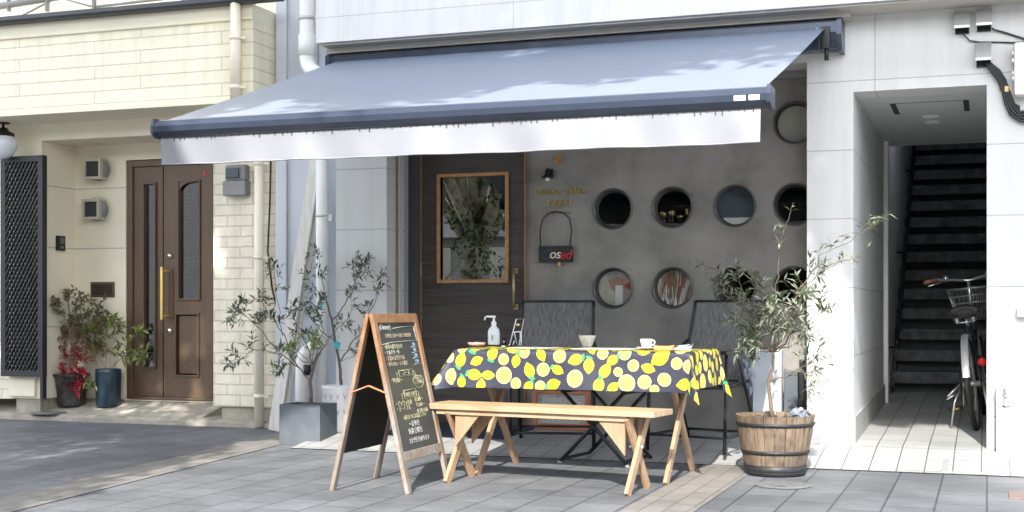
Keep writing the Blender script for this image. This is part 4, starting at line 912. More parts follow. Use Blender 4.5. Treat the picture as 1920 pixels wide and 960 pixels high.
for (u, v, w_, d_, rz, lab, mm) in ((1000, 651.3, .17, .2, .1, 'grey placemat under the wire card stand', placemat_m), (1155, 652.5, .34, .24, 0, 'pale grey placemat under the flowered bowl and cup', M('pale_placemat', (.58, .60, .61), .5, var=.1, scale=30)), (1060, 650, .12, .16, -.2, 'grey menu card lying left of the flowered bowl', placemat_m)):
    p = TP(u, v); p.y = TY - .02 - (p.x - TX) * .05; e = MB(); e.box((-w_ / 2, -d_ / 2, 0), (w_ / 2, d_ / 2, .0025)); o = e.build('placemat', mm); o.location = (p.x, p.y, TH + .0075); o.rotation_euler = (0, 0, RZT + rz); tag(o, lab, 'placemat')

# ================================================================== folding chairs
def chair(loc, rz, lab, first=None):
    if first:
        r = first.copy(); COL.objects.link(r)
        for ch in first.children:
            c = ch.copy(); COL.objects.link(c); c.parent = r
        r.location = loc; r.rotation_euler = (0, 0, rz); r['label'] = lab; return r
    e = empty('folding_armchair', loc, lab, 'chair', 'black folding chairs at the table', rz)
    W = .245; SH = .42
    def part(n, f, m): mb = MB(); f(mb); mb.build(n, m, e, world=False)
    def panel(mb, prof, w_, th=.006):
        N = 14; rows = []
        for (y, z) in prof:
            rows.append([(x_, y + .0, z) for x_ in [-w_ + 2 * w_ * k / N for k in range(N + 1)]])
        for off in (0, 1):
            vs = [[mb.bm.verts.new((x_, y + off * th, z)) for x_, y, z in r_] for r_ in rows]
            for j in range(len(vs) - 1):
                for i in range(N): mb._f([vs[j][i], vs[j][i + 1], vs[j + 1][i + 1], vs[j + 1][i]], True)
    bp = [(.20 + .015 * math.sin(t * math.pi) + .21 * t, .45 + .50 * t) for t in [k / 10 for k in range(11)]]
    part('backrest', lambda mb: panel(mb, bp, W - .012), mesh_fabric_m)
    part('seat', lambda mb: panel(mb, [(-.21 + .41 * k / 10, SH - .018 * math.sin(math.pi * k / 10)) for k in range(11)], W - .012), mesh_fabric_m)
    def frame(mb):
        for sx in (-1, 1): mb.tube([(sx * W, y - .0, z) for y, z in bp], .011, 8); mb.tube([(sx * W, -.22, SH - .008), (sx * W, .21, SH + .02)], .011, 8)
        mb.tube([(-W, bp[-1][0], bp[-1][1] - .0), (W, bp[-1][0], bp[-1][1] - .0)], .009, 8)
        mb.tube([(-W, -.22, SH - .008), (-W * .5, -.235, SH - .012), (W * .5, -.235, SH - .012), (W, -.22, SH - .008)], .011, 8); mb.tube([(-W, .20, SH + .015), (W, .20, SH + .015)], .009, 8)
    part('frame', frame, black_m)
    for sx in (-1, 1):
        x = sx * (W + .024)
        part('leg', lambda mb: mb.tube([(x, -.22, 0), (x, -.20, .30), (x, -.19, .615)], .0125, 8), black_m)
        part('leg', lambda mb: mb.tube([(x - sx * .02, .34, 0), (x - sx * .02, .17, .33), (x - sx * .02, .02, .60)], .0125, 8), black_m)
        part('armrest', lambda mb: (mb.box((x - .022, -.24, .615), (x + .022, .20, .64), .008), mb.tube([(x, .20, .63), (x - sx * .02, .30, .69)], .010, 8)), black_m)
    def strut(mb):
        mb.tube([(-W - .024, -.213, .10), (W + .024, -.213, .10)], .0085, 8); mb.tube([(-W, .29, .10), (W, .29, .10)], .0085, 8)
        for sx in (-1, 1): mb.tube([(sx * (W + .012), -.213, .1), (sx * (W + .012), .29, .1)], .0085, 8)
    part('stretcher', strut, black_m)
    return e
ch1 = chair((-2.68, 8.35, .055), R(14), 'black folding mesh chair facing the table, nearest the door')
ch2 = chair((-1.72, 8.43, .055), R(-15), 'black folding armchair turned sideways beside the oak barrel', ch1)
# folding stool behind the table
e = empty('folding_stool', (-2.22, 7.98, 0), 'black folding stool with crossed legs under the table', 'stool', rz=R(-8))
for sy in (-.2, .2):
    for sx in (1, -1):
        mb = MB(); mb.tube([(-sx * .235, sy + sx * .01, .008), (sx * .20, sy + sx * .01, .45)], .0125, 8); mb.mi = 1; cyl(mb, (-sx * .235, sy + sx * .01, .0), (-sx * .225, sy + sx * .01, .02), .0145, 8); mb.build('leg', [black_m, grey_box_m], e, world=False)
for sx in (-1, 1):
    mb = MB(); mb.tube([(sx * .2, -.22, .45), (sx * .2, .22, .45)], .0125, 8); mb.build('crossbar', black_m, e, world=False)
    mb = MB(); mb.tube([(sx * .2, -.2, .035), (sx * .2, .2, .035)], .010, 8); mb.build('crossbar', black_m, e, world=False)
mb = MB(); mb.box((-.21, -.19, .455), (.21, .19, .463), .003); mb.build('seat', mesh_fabric_m, e, world=False)
# crumpled plastic
def crumple(name, c, r, seed, lab, sc=(1, 1, 1)):
    rng = random.Random(seed); mb = MB(); g_ = bmesh.ops.create_icosphere(mb.bm, subdivisions=3, radius=1)
    for v in g_['verts']:
        k = 1 + rng.uniform(-.38, .35); v.co = V((v.co.x * r * sc[0] * k, v.co.y * r * sc[1] * k, v.co.z * r * sc[2] * k)) + V(c)
    tag(mb.build(name, bag_m), lab, 'plastic bag')
crumple('plastic_bag', (PX(1400, 8.55), 8.55, PZ(1400, 705, 8.55)), .055, 2, 'clear plastic bag hanging from the armchair by the barrel', (.8, .8, 1.9))

# ================================================================== A-frame chalkboard
e = empty('chalkboard_sign', (-3.02, 6.55, 0), 'weathered wooden A-frame chalkboard with handwritten menu', 'chalkboard', rz=R(1.5))
# local: board faces +X, length along Y, apex above x=0
HA, SP, LW = .925, .205, .30
def side(sx):
    up_ = V((-sx * SP, 0, HA)); up_n = up_.normalized(); nrm = V((sx * HA, 0, SP)).normalized()
    org = V((sx * (SP + .01), 0, 0))
    def q(y, s_, d=0.): return org + up_n * s_ + nrm * d + V((0, y, 0))
    Ls = up_.length
    return q, Ls, nrm
for sx in (1, -1):
    q, Ls, nrm = side(sx)
    for y in (-LW + .02, LW - .02):
        mb = MB(); mb.bar(q(y, 0), q(y, Ls - .0), .028, .045, up=(nrm), bev=.003) if False else mb.bar(q(y, 0), q(y, Ls), .045, .022, up=nrm, bev=.003); mb.build('leg', weathered_m, e, world=False)
    mb = MB(); mb.bar(q(-LW + .043, Ls - .022), q(LW - .043, Ls - .022), .045, .022, up=nrm, bev=.003) if False else mb.bar(q(-LW + .043, Ls - .025), q(LW - .043, Ls - .025), .05, .022, up=nrm, bev=.003)
    mb.build('rail', weathered_m, e, world=False)
    if sx > 0: mb = MB(); mb.bar(q(-LW + .043, .19), q(LW - .043, .19), .05, .022, up=nrm, bev=.003); mb.build('rail', weathered_m, e, world=False)
    mb = MB(); a0 = .21 if sx > 0 else .2
    c4 = [q(-LW + .04, a0, -.004), q(LW - .04, a0, -.004), q(LW - .04, Ls - .05, -.004), q(-LW + .04, Ls - .05, -.004)]
    mb.prism(c4, nrm * .005); bd = mb.build('chalkboard' if sx > 0 else 'back_board', board_m if sx > 0 else board_back_m, e, world=False)
    if sx > 0:
        # writing: x axis = +Y, y axis = up the slope
        upn = V((-SP, 0, HA)).normalized()
        def WT(y, s_): 
            mt = Matrix((V((0, 1, 0)), upn, nrm)).transposed().to_4x4(); mt.translation = q(y, s_, .0035); return mt
        mb = MB(); b0, b1 = .21, Ls - .05; H_ = b1 - b0
        KK = [(0, 0), (.055, .03), (.085, .05), (.20, .115), (.285, .165), (.34, .20), (.395, .245), (.455, .29), (.51, .335), (.575, .405), (.665, .465), (.735, .575), (.815, .645), (.855, .685), (.878, .72), (.905, .755), (.938, .815), (.968, .87), (1, .94)]
        def row(k):
            for (a_, p_), (b_, q_) in zip(KK, KK[1:]):
                if k <= b_: return b1 - H_ * (p_ + (q_ - p_) * (k - a_) / (b_ - a_))
        def line(pts, r=.0016):
            mb.tube([q(y, row(k), .003) for y, k in pts], r, 4)
        mb.mi = 0
        mb.text('(Dinner)', .042, WT(-.235, row(.085)), .0005, 'LEFT', .15)
        line([(-.06, .075), (.05, .06), (.235, .055)]); line([(.235, .055), (.24, .20), (.245, .265)]); line([(-.24, .09), (-.243, .2), (-.245, .285)]); line([(-.245, .285), (-.1, .262), (.1, .255), (.245, .262)])
        mb.mi = 2; mb.text('OPEN 5:30〜LAST ORDER', .031, WT(.0, row(.20)), .0005)
        mb.mi = 1
        mb.text('・前菜の盛り合わせ', .029, WT(-.235, row(.34)), .0005, 'LEFT'); mb.mi = 0; mb.text('・マルゲリータ', .029, WT(-.235, row(.395)), .0005, 'LEFT')
        mb.mi = 2; mb.text('・若鶏の香草グリル', .029, WT(-.235, row(.455)), .0005, 'LEFT'); mb.text('・和牛のロースト焼き', .029, WT(-.235, row(.51)), .0005, 'LEFT')
        mb.mi = 3
        for k, tx_ in ((.325, '780'), (.38, '980'), (.44, '1200'), (.50, '1580')): mb.text(tx_, .027, WT(.185, row(k)), .0005); line([(.14, k + .014), (.235, k + .008)], .002)
        mb.mi = 1
        def banner(k, hw_, tx_):
            h = .026; line([(-hw_, k - h), (hw_, k - h - .004), (hw_, k + h - .004), (-hw_, k + h), (-hw_, k - h)], .0014)
            for s_ in (-1, 1): line([(s_ * hw_, k - h + .012), (s_ * (hw_ + .035), k - h + .018), (s_ * (hw_ + .025), k + .01), (s_ * (hw_ + .035), k + h + .018), (s_ * hw_, k + h + .006)], .0013)
            mb.text(tx_, .036, WT(0, row(k + .013)), .0005)
        banner(.575, .095, 'コース'); mb.text('・¥4,000〜', .036, WT(-.235, row(.665)), .0005, 'LEFT')
        line([(.15 + .075 * math.cos(a * .3307), .66 + .046 * math.sin(a * .3307)) for a in range(20)], .0014); mb.text('2名様より', .026, WT(.15, row(.652)), .0005); mb.text('ご予約制', .026, WT(.15, row(.682)), .0005)
        banner(.735, .085, 'TAKE OUT')
        mb.text('・ピッツァ各種', .032, WT(-.225, row(.815)), .0005, 'LEFT'); mb.text('¥1,000〜', .032, WT(.04, row(.80)), .0005, 'LEFT')
        mb.mi = 2; mb.text('・オードブル', .032, WT(-.225, row(.855)), .0005, 'LEFT'); mb.text('¥3,000〜', .032, WT(.05, row(.845)), .0005, 'LEFT')
        mb.mi = 1; mb.text('(要予約 2日前)', .024, WT(.12, row(.878)), .0005); mb.text('・前日までにお電話下さい', .028, WT(-.01, row(.905)), .0005)
        mb.mi = 0; mb.text('〜定休日', .036, WT(-.03, row(.938)), .0005); mb.text('毎週 日曜日', .036, WT(-.03, row(.968)), .0005); mb.text('また代行り承ります', .032, WT(0, row(1)), .0005)
        mb.build('chalk_writing', [chalk_m, chalk_y_m, chalk_o_m, chalk_b_m], bd, world=False, fixn=False)
        # hinge rod
mb = MB(); q1, Ls, n1 = side(1); q2, _, n2 = side(-1)
mb.bar(q1(-LW, Ls * .56), V((0, -LW, HA * .60)), .016, .006, bev=0); mb.bar(q2(-LW, Ls * .56), V((0, -LW, HA * .60)), .016, .006, bev=0); mb.build('hinge_strap', redframe_m, e, world=False)
# ================================================================== plants
def leaf(mb, p, d, n_, L, W, fold=.25, droop=.0):
    d = d.normalized(); s_ = d.cross(n_)
    if s_.length < 1e-4: s_ = d.orthogonal()
    s_.normalize(); up = s_.cross(d)
    b = mb.bm.verts.new(p); m1 = p + d * L * .45; t_ = mb.bm.verts.new(p + d * L - V((0, 0, droop * L)))
    l_ = mb.bm.verts.new(m1 + s_ * W / 2 + up * W * fold); r_ = mb.bm.verts.new(m1 - s_ * W / 2 + up * W * fold)
    c_ = mb.bm.verts.new(m1)
    mb._f([b, c_, l_]); mb._f([c_, t_, l_]); mb._f([b, r_, c_]); mb._f([c_, r_, t_])
def rv(rng): 
    while 1:
        v = V((rng.uniform(-1, 1), rng.uniform(-1, 1), rng.uniform(-1, 1)))
        if .1 < v.length < 1: return v.normalized()
def poly_path(pts, rng, sub=4, jit=.012):
    out = [V(pts[0])]
    for a, b in zip(pts, pts[1:]):
        a, b = V(a), V(b)
        for k in range(1, sub + 1): out.append(a.lerp(b, k / sub) + rv(rng) * jit * (0 if k == sub and b is pts[-1] else 1) * (b - a).length)
    return out
class Plant:
    def __init__(s, seed, leafmats, L=(.035, .055), W=(.008, .012)):
        s.wood = MB(); s.lv = [MB() for _ in leafmats]; s.mats = leafmats; s.rng = random.Random(seed); s.L, s.W = L, W
    def leafy(s, pts, dens, k, n_pair=True, spread=.9, upb=.3):
        rng = s.rng
        for a, b in zip(pts, pts[1:]):
            d = (b - a); L = d.length; n = max(1, int(L * dens + rng.random()))
            for i in range(n):
                p = a.lerp(b, rng.random())
                for sgn in ((1, -1) if n_pair else (1,)):
                    o_ = rv(rng); o_ -= d.normalized() * o_.dot(d.normalized()); o_.normalize()
                    dir_ = d.normalized() * (1 - spread * .5) + o_ * spread * sgn + V((0, 0, upb * rng.uniform(-.6, 1)))
                    leaf(s.lv[k], p, dir_, rv(rng) * .7 + V((0, 0, 1)), rng.uniform(*s.L), rng.uniform(*s.W), .2, rng.uniform(-.1, .25))
    def twigs(s, path, n, length, r, dens, k, start=.3, droop=0.):
        rng = s.rng
        for i in range(n):
            t = start + (1 - start) * rng.random(); idx = min(len(path) - 2, int(t * (len(path) - 1))); p = path[idx].lerp(path[idx + 1], rng.random())
            d = (path[idx + 1] - path[idx]).normalized(); dr = (d * .7 + rv(rng) * .9 + V((0, 0, .25 - droop))).normalized()
            L = length * rng.uniform(.5, 1.2); pts = [p]
            for q in range(4): dr = (dr + rv(rng) * .25 - V((0, 0, droop * .2))).normalized(); pts.append(pts[-1] + dr * L / 4)
            s.wood.tube(pts, [r, r * .85, r * .7, r * .5, r * .35], 4, cap=False)
            kk = k if not isinstance(k, tuple) else (k[0] if rng.random() < k[2] else k[1])
            if dens: s.leafy(pts[1:] if len(pts) > 3 else pts, dens, kk)
    def limb(s, pts, r0, r1, ntw=6, tl=.12, dens=60, k=0, start=.3, jit=.06, droop=0., endleaf=True):
        path = poly_path(pts, s.rng, 4, jit); N = len(path)
        s.wood.tube(path, [r0 + (r1 - r0) * i / (N - 1) for i in range(N)], 6, cap=False)
        s.twigs(path, ntw, tl, min(.0022, max(r1, .0012)), dens, k, start, droop)
        if endleaf and dens: s.leafy(path[-3:], dens, k if not isinstance(k, tuple) else k[0])
        return path
    def done(s, e, wood=bark_m, names='foliage'):
        s.wood.build('branches', wood, e)
        for m_, b in zip(s.mats, s.lv):
            if len(b.bm.faces): b.build('foliage', m_, e, fixn=False)
            else: b.bm.free()
def Q(u, v, Y): return P(u, v, Y)
# ---- olive in the barrel
bx, by = -1.15, 7.75
e = empty('potted_olive_tree', (bx, by, 0), 'sparse silvery olive tree planted in an oak half barrel', 'potted tree')
N = 22; mb = MB(); zB, zT, rB, rT = .055, .345, .172, .225
for k in range(N):
    a0, a1 = 2 * math.pi * k / N + .008, 2 * math.pi * (k + 1) / N - .008; am = (a0 + a1) / 2
    dzr = random.Random(k).uniform(-.004, .004)
    def bp_(a, r, z): return V((bx + r * math.cos(a), by + r * math.sin(a), z))
    rows = []
    for t in (0, .33, .66, 1): r = rB + (rT - rB) * t + .004 * math.sin(math.pi * t); rows.append([bp_(a, r * (1 + .006 * (a == am)), zB + (zT + dzr - zB) * t) for a in (a0, am, a1)])
    for A1, A2 in zip(rows, rows[1:]):
        for i in (0, 1): mb.face([A1[i], A1[i + 1], A2[i + 1], A2[i]])
    top_i = [bp_(a, rT - .018, zT + dzr) for a in (a0, am, a1)]; bot_i = [bp_(a, rT - .022, zT - .05) for a in (a0, am, a1)]
    for i in (0, 1): mb.face([rows[-1][i], rows[-1][i + 1], top_i[i + 1], top_i[i]]); mb.face([top_i[i], top_i[i + 1], bot_i[i + 1], bot_i[i]])
    for s_ in (0, 2):
        mb.face([rows[0][s_], rows[1][s_], bp_((a0, am, a1)[s_], rB - .01, zB + .1), bp_((a0, am, a1)[s_], rB - .01, zB)])
        mb.face([rows[1][s_], rows[-1][s_], top_i[s_], bp_((a0, am, a1)[s_], rB - .01, zB + .1)])
barrel = mb.build('barrel', barrel_m, e)
for z0, z1 in ((.012, .062), (.125, .146), (.283, .304)):
    mb = MB(); rr = lambda z: rB + (rT - rB) * (z - zB) / (zT - zB) + .0075
    mb.lathe([(rr(z0) - .012, z0), (rr(z0), z0), (rr(z1), z1), (rr(z1) - .012, z1)], (bx, by, 0), 44)
    for k in range(9 if z0 < .1 else 3):
        a = k * .7 + .3; mb.lathe([(0, .004), (.005, .002), (.006, 0)], (bx + rr(z0) * math.cos(a), by + rr(z0) * math.sin(a), (z0 + z1) / 2), 8, mt=(RZ(math.degrees(a) + 90) @ RX(90)))
    mb.build('hoop', hoop_m, barrel)
mb = MB(); mb.lathe([(0, .0), (.17, .0), (.175, .02), (.168, .05)], (bx, by, .002), 30); mb.build('base', hoop_m, barrel)
mb = MB(); rng = random.Random(6); mb.lathe([(0, .325), (.06, .322), (.12, .316), (.17, .31), (.207, .306)], (bx, by, 0), 26)
for k in range(60): a = rng.uniform(0, 6.28); q = rng.uniform(0, .19); mb.lathe([(0, .010), (.009, .004), (0, -.004)], (bx + q * math.cos(a), by + q * math.sin(a), .322), 6)
mb.build('soil', soil_m, e)
pl = Plant(21, [olive_m, olive_pale_m, fresh_m], (.045, .075), (.010, .0155)); Yb = by
tr = [Q(1449, 785, Yb), Q(1443, 745, Yb), Q(1441, 715, Yb - .01), Q(1449, 690, Yb), Q(1450, 660, Yb), Q(1446, 630, Yb + .01)]
pl.wood.tube(poly_path(tr, pl.rng, 3, .02), [.0125 - .0003 * i for i in range(16)], 8)
T1, T0_, TT = tr[-1], tr[2], tr[4]
K = (1, 0, .6)
for pts, r0, ntw, tl, dens, st in (
    ([T1, Q(1415, 600, Yb - .1), Q(1375, 560, Yb - .15), Q(1345, 545, Yb - .2)], .006, 10, .12, 85, .2),
    ([T1, Q(1420, 585, Yb + .1), Q(1390, 540, Yb + .12), Q(1385, 515, Yb + .12)], .005, 7, .11, 80, .3),
    ([Q(1450, 660, Yb), Q(1410, 625, Yb - .12), Q(1370, 595, Yb - .2)], .005, 9, .11, 85, .3),
    ([TT, Q(1420, 660, Yb - .1), Q(1390, 645, Yb - .15)], .004, 8, .09, 75, .3),
    ([TT, Q(1480, 650, Yb - .12), Q(1510, 630, Yb - .12), Q(1530, 625, Yb - .1)], .004, 9, .10, 75, .3),
    ([T1, Q(1440, 600, Yb - .2), Q(1430, 560, Yb - .22)], .004, 9, .11, 75, .3),
    ([Q(1450, 660, Yb), Q(1480, 610, Yb - .2), Q(1500, 585, Yb - .22)], .004, 9, .10, 75, .3),
    ([T1, Q(1452, 580, Yb), Q(1458, 520, Yb - .02), Q(1463, 470, Yb), Q(1468, 425, Yb + .02)], .004, 6, .07, 42, .25),
    ([Q(1468, 440, Yb), Q(1478, 410, Yb), Q(1487, 382, Yb)], .0022, 1, .05, 20, .1),
    ([T1, Q(1470, 590, Yb - .1), Q(1500, 540, Yb - .12), Q(1525, 500, Yb - .1)], .006, 10, .12, 70, .2),
    ([Q(1500, 540, Yb - .12), Q(1540, 480, Yb - .05), Q(1585, 455, Yb), Q(1625, 432, Yb), Q(1657, 415, Yb)], .003, 9, .10, 26, .2),
    ([Q(1500, 545, Yb - .12), Q(1550, 500, Yb), Q(1600, 485, Yb), Q(1632, 458, Yb)], .0028, 6, .09, 22, .2),
    ([Q(1450, 660, Yb), Q(1490, 625, Yb - .1), Q(1530, 595, Yb - .1), Q(1545, 575, Yb - .1)], .005, 9, .11, 80, .3),
    ([TT, Q(1480, 600, Yb + .12), Q(1500, 570, Yb + .15), Q(1515, 560, Yb + .15)], .005, 8, .1, 80, .3),
    ([T0_, Q(1475, 705, Yb - .06), Q(1500, 690, Yb - .08), Q(1528, 672, Yb - .1)], .006, 9, .10, 45, .3),
    ([Q(1475, 705, Yb - .06), Q(1510, 700, Yb), Q(1545, 690, Yb)], .003, 5, .08, 40, .3),
    ([TT, Q(1425, 650, Yb - .15), Q(1400, 625, Yb - .2)], .004, 8, .1, 85, .3),
    ([TT, Q(1465, 620, Yb - .2), Q(1455, 585, Yb - .25)], .004, 9, .1, 85, .3),
    ([T1, Q(1435, 570, Yb - .1), Q(1405, 530, Yb - .1)], .004, 7, .1, 70, .3),
    ([Q(1415, 600, Yb - .1), Q(1380, 545, Yb), Q(1340, 505, Yb), Q(1304, 492, Yb)], .0024, 2, .05, 6, .5),
    ([Q(1500, 690, Yb - .08), Q(1520, 720, Yb - .1), Q(1530, 735, Yb)], .0025, 3, .07, 25, .3)):
    pl.limb(pts, r0, .0012, ntw, tl, dens, K, st)
pl.done(e)
mb = MB(); mb.tube([Q(1417, 690, Yb + .3), Q(1470, 700, Yb + .3)], .002, 4); mb.bm.free()
crumple('plastic_bag', (bx + .155, by - .10, .355), .042, 5, 'crumpled clear plastic bag tucked into the barrel rim', (1.1, .9, .8))

# ---- square grey planter olive
cx, cy = -4.52, 8.40
e = empty('potted_olive_tree', (cx, cy, 0), 'spreading dark leaved olive tree in a square grey planter', 'potted tree')
x0, x1, y0, y1, hz = -4.68, -4.36, 8.27, 8.53, .285
mb = MB(); t = .022
mb.box((x0, y0, .0), (x1, y0 + t, hz), .004); mb.box((x0, y1 - t, .0), (x1, y1, hz), .004); mb.box((x0, y0 + t, .0), (x0 + t, y1 - t, hz), .004); mb.box((x1 - t, y0 + t, .0), (x1, y1 - t, hz), .004); mb.box((x0 + t, y0 + t, .01), (x1 - t, y1 - t, .04)); mb.build('planter', planter_m, e)
mb = MB(); mb.box((x0 + t, y0 + t, .22), (x1 - t, y1 - t, .245)); mb.build('soil', soil_m, e)
pl = Plant(31, [olive_m, fresh_m], (.045, .075), (.013, .019)); Yp = cy
tr = [Q(583, 755, Yp), Q(582, 715, Yp), Q(588, 685, Yp), Q(600, 660, Yp)]
pl.wood.tube(poly_path(tr, pl.rng, 3, .02), [.015 - .0006 * i for i in range(10)], 8)
a, b, c = tr[1], tr[2], tr[3]
for pts, r0, ntw, tl, dens in (
    ([a, Q(560, 690, Yp), Q(520, 660, Yp - .1), Q(470, 655, Yp - .1), Q(428, 690, Yp - .1)], .006, 13, .12, 55),
    ([Q(520, 660, Yp - .1), Q(490, 620, Yp), Q(460, 590, Yp), Q(440, 578, Yp)], .004, 12, .12, 60),
    ([Q(560, 690, Yp), Q(530, 630, Yp), Q(500, 580, Yp), Q(485, 555, Yp)], .005, 11, .12, 60),
    ([Q(530, 630, Yp), Q(520, 570, Yp), Q(515, 520, Yp), Q(512, 492, Yp)], .003, 6, .08, 45),
    ([b, Q(570, 640, Yp), Q(555, 600, Yp), Q(540, 580, Yp)], .005, 9, .10, 60),
    ([b, Q(600, 650, Yp), Q(590, 600, Yp), Q(600, 560, Yp)], .005, 8, .10, 40),
    ([c, Q(620, 630, Yp), Q(650, 600, Yp), Q(665, 570, Yp)], .004, 7, .09, 25),
    ([b, Q(555, 670, Yp - .15), Q(530, 690, Yp - .2), Q(520, 700, Yp - .2)], .003, 6, .09, 55),
    ([c, Q(605, 610, Yp - .1), Q(580, 570, Yp - .1)], .003, 6, .09, 30)):
    pl.limb(pts, r0, .0012, ntw, tl, dens, 0)
pl.limb([b, Q(585, 650, Yp - .1), Q(592, 625, Yp - .12)], .003, .0012, 8, .07, 90, 1)
pl.limb([b, Q(560, 660, Yp - .1), Q(545, 645, Yp - .12)], .003, .0012, 6, .07, 80, 1)
pl.done(e)
# ---- white pot olive
cx, cy = PX(634, 8.64), 8.64
e = empty('potted_olive_tree', (cx, cy, .07), 'slim olive tree in a round white pot beside the column', 'potted tree')
mb = MB(); zb_ = .065; zt_ = .405; n = 40
mb.lathe([(0, zb_), (.085, zb_), (.10, zb_ + .02), (.113, .25), (.112, .37), (.119, .385), (.119, zt_), (.108, zt_), (.104, .37), (0, .37)], (cx, cy, 0), n)
mb.mi = 1
for k in range(14):
    a0, a1 = k * 2 * math.pi / 14, (k + 1) * 2 * math.pi / 14; am = (a0 + a1) / 2
    for zc_ in (.33, .22): mb.face([(cx + .1145 * math.cos(a), cy + .1145 * math.sin(a), z) for a, z in ((a0 + .05, zc_ + .03), (am, zc_ - .03), (a1 - .05, zc_ + .03), (am, zc_ - .005))])
mb.build('pot', [white_pot_m, grey_glaze_m], e)
mb = MB(); mb.lathe([(0, .385), (.106, .378)], (cx, cy, 0), 20); mb.build('soil', soil_m, e)
pl = Plant(41, [olive_m, olive_pale_m], (.04, .068), (.012, .017)); Yp = cy
tr = [Q(640, 722, Yp), Q(636, 680, Yp), Q(628, 640, Yp), Q(622, 600, Yp), Q(612, 565, Yp)]
pl.wood.tube(poly_path(tr, pl.rng, 3, .02), [.012 - .0005 * i for i in range(13)], 8)
a, b, c = tr[1], tr[2], tr[4]
for pts, r0, ntw, tl, dens in (
    ([a, Q(655, 650, Yp), Q(675, 625, Yp), Q(690, 590, Yp), Q(695, 565, Yp)], .006, 9, .09, 60),
    ([Q(690, 590, Yp), Q(705, 560, Yp), Q(712, 530, Yp), Q(716, 515, Yp)], .003, 6, .07, 60),
    ([tr[3], Q(650, 570, Yp), Q(665, 530, Yp), Q(682, 495, Yp)], .005, 13, .10, 60),
    ([Q(665, 530, Yp), Q(660, 500, Yp), Q(668, 485, Yp)], .003, 5, .08, 60),
    ([c, Q(605, 530, Yp), Q(600, 500, Yp), Q(598, 472, Yp)], .004, 7, .08, 55),
    ([c, Q(590, 540, Yp), Q(575, 515, Yp)], .003, 5, .08, 30),
    ([b, Q(600, 620, Yp), Q(580, 590, Yp), Q(570, 570, Yp)], .004, 7, .09, 30),
    ([a, Q(660, 670, Yp), Q(675, 655, Yp)], .002, 3, .06, 50)):
    pl.limb(pts, r0, .0012, ntw, tl, dens, (0, 1, .8))
pl.done(e)
for u, v, s_ in ((601, 576, .02), (632, 652, .03)):
    q = Q(u, v, 8.58); mb = MB(); mb.prism([q + V((-s_, 0, 0)), q + V((s_ * .6, 0, -.01)), q + V((s_, -.006, s_ * 1.3)), q + V((-s_ * .4, 0, s_ * 1.6))], (0, .004, 0)); mb.tube([q + V((0, .002, s_ * 1.4)), q + V((.012, .01, s_ * 1.4 + .05))], .001, 4)
    o = mb.build('plant_tag', [teal_tag_m]); tag(o, 'teal and white plant tag hanging on the olive, %s' % ('upper and smaller' if s_ < .025 else 'lower and larger'), 'plant tag')

# ---- nandina in black pot
cx, cy, cz = PX(134, 9.72), 9.72, .103
e = empty('potted_nandina', (cx, cy, cz), 'nandina with bright red lower leaves in a black plastic pot', 'potted plant')
mb = MB(); mb.lathe([(0, 0), (.10, 0), (.112, .02), (.14, .25), (.158, .262), (.16, .285), (.148, .285), (.135, .24), (0, .24)], (cx, cy, cz), 34); mb.build('pot', black_pot_m, e)
mb = MB(); mb.lathe([(0, .255), (.136, .25)], (cx, cy, cz), 20); mb.build('soil', soil_m, e)
pl = Plant(51, [nandina_m, pinkish_m, red_leaf_m, broad_m], (.035, .055), (.013, .019)); Yp = cy
tr = [Q(131, 710, Yp), Q(131, 640, Yp), Q(130, 580, Yp), Q(128, 555, Yp)]
pl.wood.tube(tr, [.006, .005, .004, .003], 6)
rng = pl.rng
def frond(p0, p1, k, nt=8, tl=.13, dens=66): pl.limb([p0, V(p0).lerp(V(p1), .5) + V((0, 0, .02)), p1], .003, .001, nt, tl, dens, k, .25)
for (u, v, k) in ((82, 600, 0), (92, 575, 0), (100, 610, 0), (195, 605, 0), (188, 575, 0), (95, 590, 0), (110, 568, 0), (150, 556, 0), (165, 560, 0), (185, 592, 0), (128, 550, 0), (90, 620, 0), (180, 620, 0), (140, 590, 0), (165, 590, 0), (115, 600, 0), (95, 640, 1), (170, 640, 0), (185, 650, 1), (150, 625, 1), (120, 630, 1)):
    frond(Q(130, min(700, v + 45), Yp), Q(u, v, Yp + rng.uniform(-.13, .1)), k)
for (u, v, k) in ((110, 655, 1), (150, 650, 1), (125, 665, 2), (95, 690, 2), (168, 675, 1), (145, 670, 2)): frond(Q(131, 695, Yp), Q(u, v, Yp + rng.uniform(-.13, .05)), k, 6, .08, 70)
pl.L, pl.W = (.045, .075), (.02, .03)
for (u, v) in ((115, 700), (140, 695), (160, 702), (130, 715), (152, 725), (118, 690), (145, 730)): pl.limb([Q(132, 705, Yp), Q(u, v, Yp - .12)], .002, .001, 2, .05, 60, 2, .4)
pl.limb([Q(150, 705, Yp - .05), Q(168, 725, Yp - .14)], .002, .001, 2, .05, 60, 3, .4)
pl.limb([Q(125, 690, Yp), Q(90, 665, Yp), Q(75, 668, Yp)], .002, .001, 1, .04, 20, 1, .7)
pl.done(e, twig_m)
# ---- broad leaved shrub in blue pot
cx, cy, cz = PX(203, 9.74), 9.74, .055 + .085
cz = .108
e = empty('potted_shrub', (cx, cy, cz), 'leggy yellow green shrub in a tall dark blue pot', 'potted plant')
mb = MB(); mb.lathe([(0, 0), (.098, 0), (.104, .01), (.110, .30), (.109, .325), (.102, .326), (.10, .29), (0, .29)], (cx, cy, .108), 34); mb.build('pot', blue_pot_m, e)

